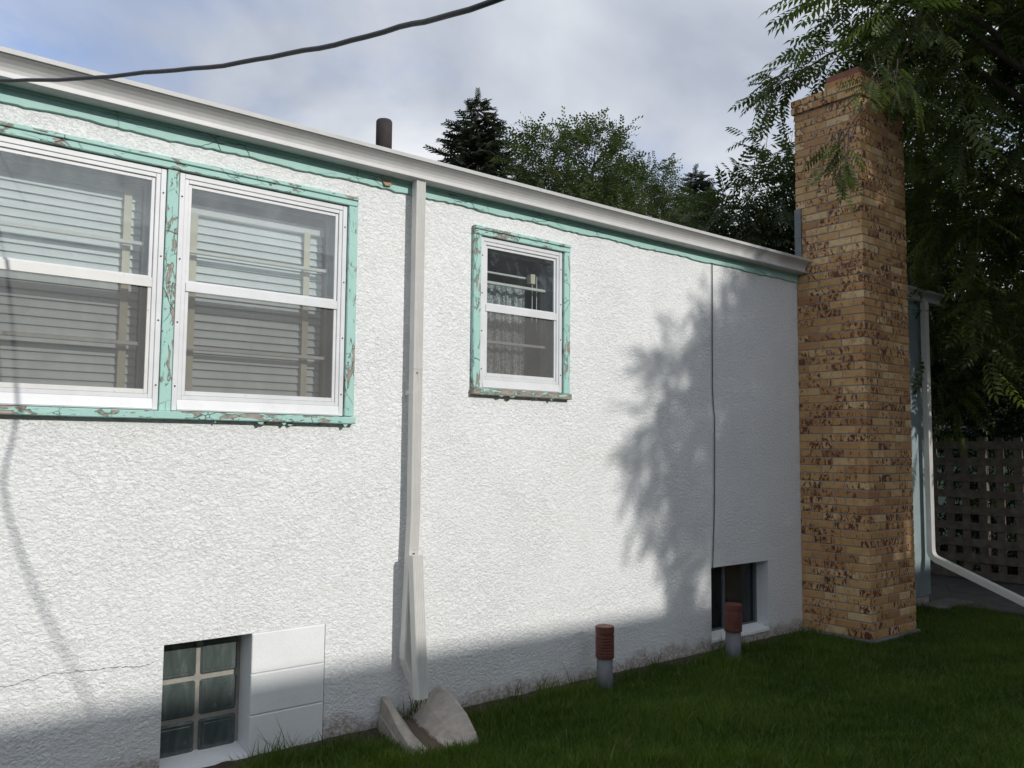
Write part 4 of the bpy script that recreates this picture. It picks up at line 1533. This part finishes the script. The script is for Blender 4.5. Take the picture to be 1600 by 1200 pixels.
FROND = frond()
E_blobs = [(16.9, 18, 9.3, 1.6, 1.4, 1.5), (17.7, 18.0, 10.2, 1.0, 1.0, 0.85), (15.5, 18, 9.6, 0.75, 0.8, 0.75), (18.35, 18, 9.65, 0.6, 0.6, 0.6), (16.4, 18, 8.0, 1.9, 1.6, 1.3), (17.5, 18, 8.2, 1.3, 1.3, 1.2)]
xs_, xd_, xl_ = [], [], []
for (p, d, l) in (((17.75, 18, 10.7), (0.0, 0, 1), 0.9), ((17.6, 18, 10.7), (-0.2, 0, 1), 0.6), ((15.4, 18, 10.1), (-0.5, 0, 0.5), 0.8), ((15.9, 18, 10.4), (-0.7, 0, 0.5), 0.7), ((19.0, 18, 9.9), (0.8, 0, 0.25), 0.9), ((17.0, 18, 10.6), (-0.2, 0, 0.9), 0.6), ((18.3, 18, 10.7), (0.4, 0, 0.9), 0.6), ((16.4, 18, 10.4), (-0.1, 0, 0.9), 0.5)):
    for _ in range(3):
        xs_.append(np.array(p) + rng.normal(0, 0.12, 3)); xd_.append(np.array(d) + rng.normal(0, 0.12, 3)); xl_.append(l)
leafy_tree('elm_tree', 'loose green elm with arching shoots right of the tall spruce', None, (16.9, 18.2, 0), E_blobs, 760, FROND, LEAF_E, per=5, tlen=(0.4, 0.8), trunk_r=0.2, fork=(16.9, 18.1, 6.0), up=0.35, sc=(0.7, 1.1),
           extra=(np.array(xs_), np.array(xd_), np.array(xl_)), droop=0.1)
G_blobs = [(24.0, 22, 10.9, 1.3, 1.0, 1.2), (25.0, 22, 11.95, 0.7, 0.7, 0.75), (25.9, 22, 10.9, 1.0, 1.0, 0.9), (24.6, 22, 9.6, 2.0, 1.4, 1.2), (26.9, 22, 9.9, 1.1, 1.1, 1.0)]
leafy_tree('elm_tree', 'smaller distant green tree between the loose elm and the small spruce', None, (24.8, 22.2, 0), G_blobs, 640, FROND, LEAF_E, per=5, tlen=(0.4, 0.8), trunk_r=0.2, fork=(24.8, 22.1, 7.5), up=0.35, sc=(0.75, 1.15), droop=0.1)


def needle_spray():
    """flat spruce branchlet along +X: main shoot with side shoots, each a few needle blades"""
    V, F = [], []

    def shoot(p, d, l):
        d = np.array(d, float) / np.linalg.norm(d)
        s = np.cross(d, (0, 0, 1.0))
        s /= np.linalg.norm(s)
        b = len(V)
        w = 0.028
        V.extend([p - s * w * 0.6, p + s * w * 0.6, p + d * l * 0.7 + s * w, p + d * l * 0.7 - s * w, p + d * l])
        F.extend([(b, b + 1, b + 2), (b, b + 2, b + 3), (b + 3, b + 2, b + 4)])
        V.extend([p - np.array((0, 0, w)), p + np.array((0, 0, w)), p + d * l])
        F.append((b + 5, b + 6, b + 7))
    shoot(np.array((0, 0, 0.)), (1, 0, -0.1), 0.5)
    for k in range(4):
        u = 0.08 + k * 0.1
        for s in (1, -1):
            shoot(np.array((u, 0, -0.1 * u)), (0.75, s * 0.8, -0.25), 0.26 - 0.03 * k)
    return np.array(V), np.array(F)


NEED = needle_spray()


def spruce(label, base, H, R, whorls, crown_from, ex=0.62):
    root = empty('spruce_tree', base)
    tag(root, label, 'tree')
    b = np.array(base)
    MB().tube([tuple(b + (0, 0, -0.1)), tuple(b + (0.03, 0, H * 0.6)), tuple(b + (0, 0, H))], [0.05 + H * 0.014, H * 0.008, 0.01], 10).build('trunk', BARK, root, True)
    Ps, Ds, Sc = [], [], []
    mb = MB()
    for k in range(whorls):
        u = (k + random.uniform(0, 0.6)) / whorls
        z = crown_from + (H - crown_from) * u
        rad = R * (1 - u) ** ex * random.uniform(0.8, 1.12) + 0.12
        n = random.randint(8, 11)
        a0 = random.uniform(0, 6.28)
        for j in range(n):
            a = a0 + 6.283 * j / n + random.uniform(-0.25, 0.25)
            rr = rad * random.uniform(0.72, 1.18)
            dz = rr * (0.35 * u - 0.28)
            h = np.array((math.cos(a), math.sin(a), 0))
            e = b + h * rr + (0, 0, z + dz)
            s = b + (0, 0, z)
            mb.tube([tuple(s), tuple((s + e) / 2 - np.array((0, 0, 0.05 * rr))), tuple(e)], [0.03, 0.018, 0.006], 4, False)
            m = max(2, int(rr / 0.13))
            for q in range(m):
                v = 0.2 + 0.8 * (q + random.random()) / m
                Ps.append(s + (e - s) * v - np.array((0, 0, 0.08 * rr * math.sin(v * 3.1))))
                side = random.choice((-1, 1)) * random.uniform(0.2, 1.0)
                d = h + side * np.array((-h[1], h[0], 0)) * (1.2 - v) + np.array((0, 0, random.uniform(-0.35, 0.25) + 0.25 * v))
                Ds.append(d)
                Sc.append(random.uniform(0.8, 1.35) * min(1.0, 0.45 + rr * 0.6))
    tag(mb.build('branches', BARK, root), kind='stuff')
    for _ in range(5):
        Ps.append(b + (0, 0, H - 0.35 + 0.1 * _)); Ds.append(np.array((random.uniform(-.3, .3), random.uniform(-.3, .3), 1.0))); Sc.append(0.7)
    Ps, Ds, Sc = np.array(Ps), np.array(Ds), np.array(Sc)
    M = frames(Ds, np.array((0, 0, 1.0)) + rng.normal(0, 0.3, Ps.shape)) * Sc[:, None, None]
    V, F, Rr = instances(NEED[0], NEED[1], M, Ps)
    tag(mesh_np('crown', V, F, NEEDLE, root, Rr), kind='stuff')
    return root


spruce('tall dark conical spruce rising behind the roof right of the vent pipe', (17.75, 24, 0), 14.2, 4.5, 36, 4.0, 0.86)
spruce('small thin spruce tip showing over the gutter far behind', (32.6, 26, 0), 15.25, 2.3, 40, 6.5)

# ------------------------------------------------------------------ lawn
def in_view(P):
    d = P - np.array((0, 0, 1.6))
    z = d @ np.array(fwd)
    x = d @ np.array(rgt) / z
    y = d @ np.array(up) / z
    return (z > 0) & (np.abs(x) < 0.66) & (y > -0.52)


def lawn():
    n1 = 420000
    X = rng.uniform(1.6, 9.6, n1)
    Y = rng.uniform(0.9, 4.24, n1)
    P = np.stack([X, Y, np.zeros(n1)], 1)
    k = in_view(P)
    n2 = 60000
    P2 = np.stack([rng.uniform(-3, 10.5, n2), rng.uniform(-2.5, 4.2, n2), np.zeros(n2)], 1)
    k2 = ~in_view(P2)
    P = np.concatenate([P[k], P2[k2]])
    X, Y = P[:, 0], P[:, 1]
    # thin out towards the wall, clear the things standing on the lawn
    dw = WY - Y + 0.03 * np.sin(X * 7) + 0.03 * np.sin(X * 17 + 2)
    keep = rng.random(len(P)) < np.where(X < 6.7, np.clip((dw - 0.05) / 0.16, 0.035, 1.0), np.where(X < 7.56, (Y < 3.60) * 1.0, np.where(X < 8.7, 1.0, np.clip((9.15 - X) / 0.3, 0.02, 1))))
    for (px, py, r) in ((4.10, 4.06, 0.06), (5.445, 4.03, 0.065)):
        keep &= (X - px) ** 2 + (Y - py) ** 2 > r * r
    s = (P - np.array(o_)) @ np.array(ax)
    q = (P - np.array(o_)) @ np.array(sd)
    keep &= ~((s > -0.03) & (s < 0.49) & (np.abs(q) < 0.205))
    keep &= ~((X > 6.71) & (X < 7.57) & (Y > 3.59))
    keep &= ~((X > 8.75) & (X < 9.36) & (Y > 3.9))
    P = P[keep]
    X, Y = P[:, 0], P[:, 1]
    n = len(P)
    patch = 0.5 + 0.5 * np.sin(X * 3.1 + np.sin(Y * 2.3) * 1.5) * np.sin(Y * 4.1 + 1.3 * np.sin(X * 1.7))
    H = rng.uniform(0.035, 0.075, n) * (0.75 + 0.5 * patch) * np.where(WY - Y < 0.3, 0.85, 1.0)
    tall = rng.random(n) < 0.012
    H = np.where(tall, H * 1.7, H)
    H = np.where((WY - Y < 0.26) & (rng.random(n) < 0.22), H * 1.9, H)
    tuft = np.sin(X * 11 + 3 * np.sin(Y * 5)) * np.sin(Y * 13 + 2 * np.sin(X * 4)) > 0.72
    H = np.where(tuft, H * 1.45, H)
    w = rng.uniform(0.0016, 0.0032, n)
    a = rng.uniform(0, 2 * np.pi, n)
    la = rng.uniform(0, 2 * np.pi, n)
    lean = rng.uniform(0.15, 0.85, n) * H
    sx, sy_ = np.cos(a) * w, np.sin(a) * w
    lx, ly = np.cos(la) * lean, np.sin(la) * lean
    Z = np.zeros(n)
    v0 = np.stack([X - sx, Y - sy_, Z - 0.004], 1)
    v1 = np.stack([X + sx, Y + sy_, Z - 0.004], 1)
    v2 = np.stack([X + sx * .8 + lx * .3, Y + sy_ * .8 + ly * .3, H * 0.58], 1)
    v3 = np.stack([X - sx * .8 + lx * .3, Y - sy_ * .8 + ly * .3, H * 0.58], 1)
    v4 = np.stack([X + lx, Y + ly, H], 1)
    V = np.stack([v0, v1, v2, v3, v4], 1).reshape(-1, 3)
    f = np.array([(0, 1, 2), (0, 2, 3), (3, 2, 4)])
    F = (f[None] + (np.arange(n) * 5)[:, None, None]).reshape(-1, 3)
    R = np.repeat(np.clip(0.55 * rng.random(n) + 0.45 * patch, 0, 1), 5)
    R = np.where(np.repeat(rng.random(n) < 0.035, 5), 1.3, R)
    o = mesh_np('lawn_grass', V, F, GRASSM, None, R)
    tag(o, 'dark shaded green lawn running along the white wall', 'grass', kind='stuff')
    print('grass blades', n)


lawn()

# a few weeds at the foot of the wall beside the splash block
wd = bpy.data.meshes.new('weed_tuft')
V, F = [], []
for (cx, cyy, n) in ((2.70, 4.20, 26), (2.585, 4.22, 14), (5.60, 4.22, 18), (3.45, 4.22, 10), (4.75, 4.21, 12)):
    for k in range(n):
        x, y = cx + random.gauss(0, 0.03), cyy + random.gauss(0, 0.012)
        h = random.uniform(0.06, 0.17)
        dx, dy = random.gauss(0, 0.05), random.gauss(-0.02, 0.03)
        w = random.uniform(0.0015, 0.003)
        b = len(V)
        zb = 0.01 if cx != 2.70 else 0.06
        V += [(x - w, y, zb), (x + w, y, zb), (x + w + dx * .4, y + dy * .4, zb + h * .6), (x - w + dx * .4, y + dy * .4, zb + h * .6), (x + dx, y + dy, zb + h)]
        F += [(b, b + 1, b + 2), (b, b + 2, b + 3), (b + 3, b + 2, b + 4)]
wo_ = mesh_np('weeds', np.array(V), np.array(F), GRASSM, None, rng.random(len(V)))
tag(wo_, 'thin grassy weeds growing along the foot of the white wall', 'weeds', kind='stuff')
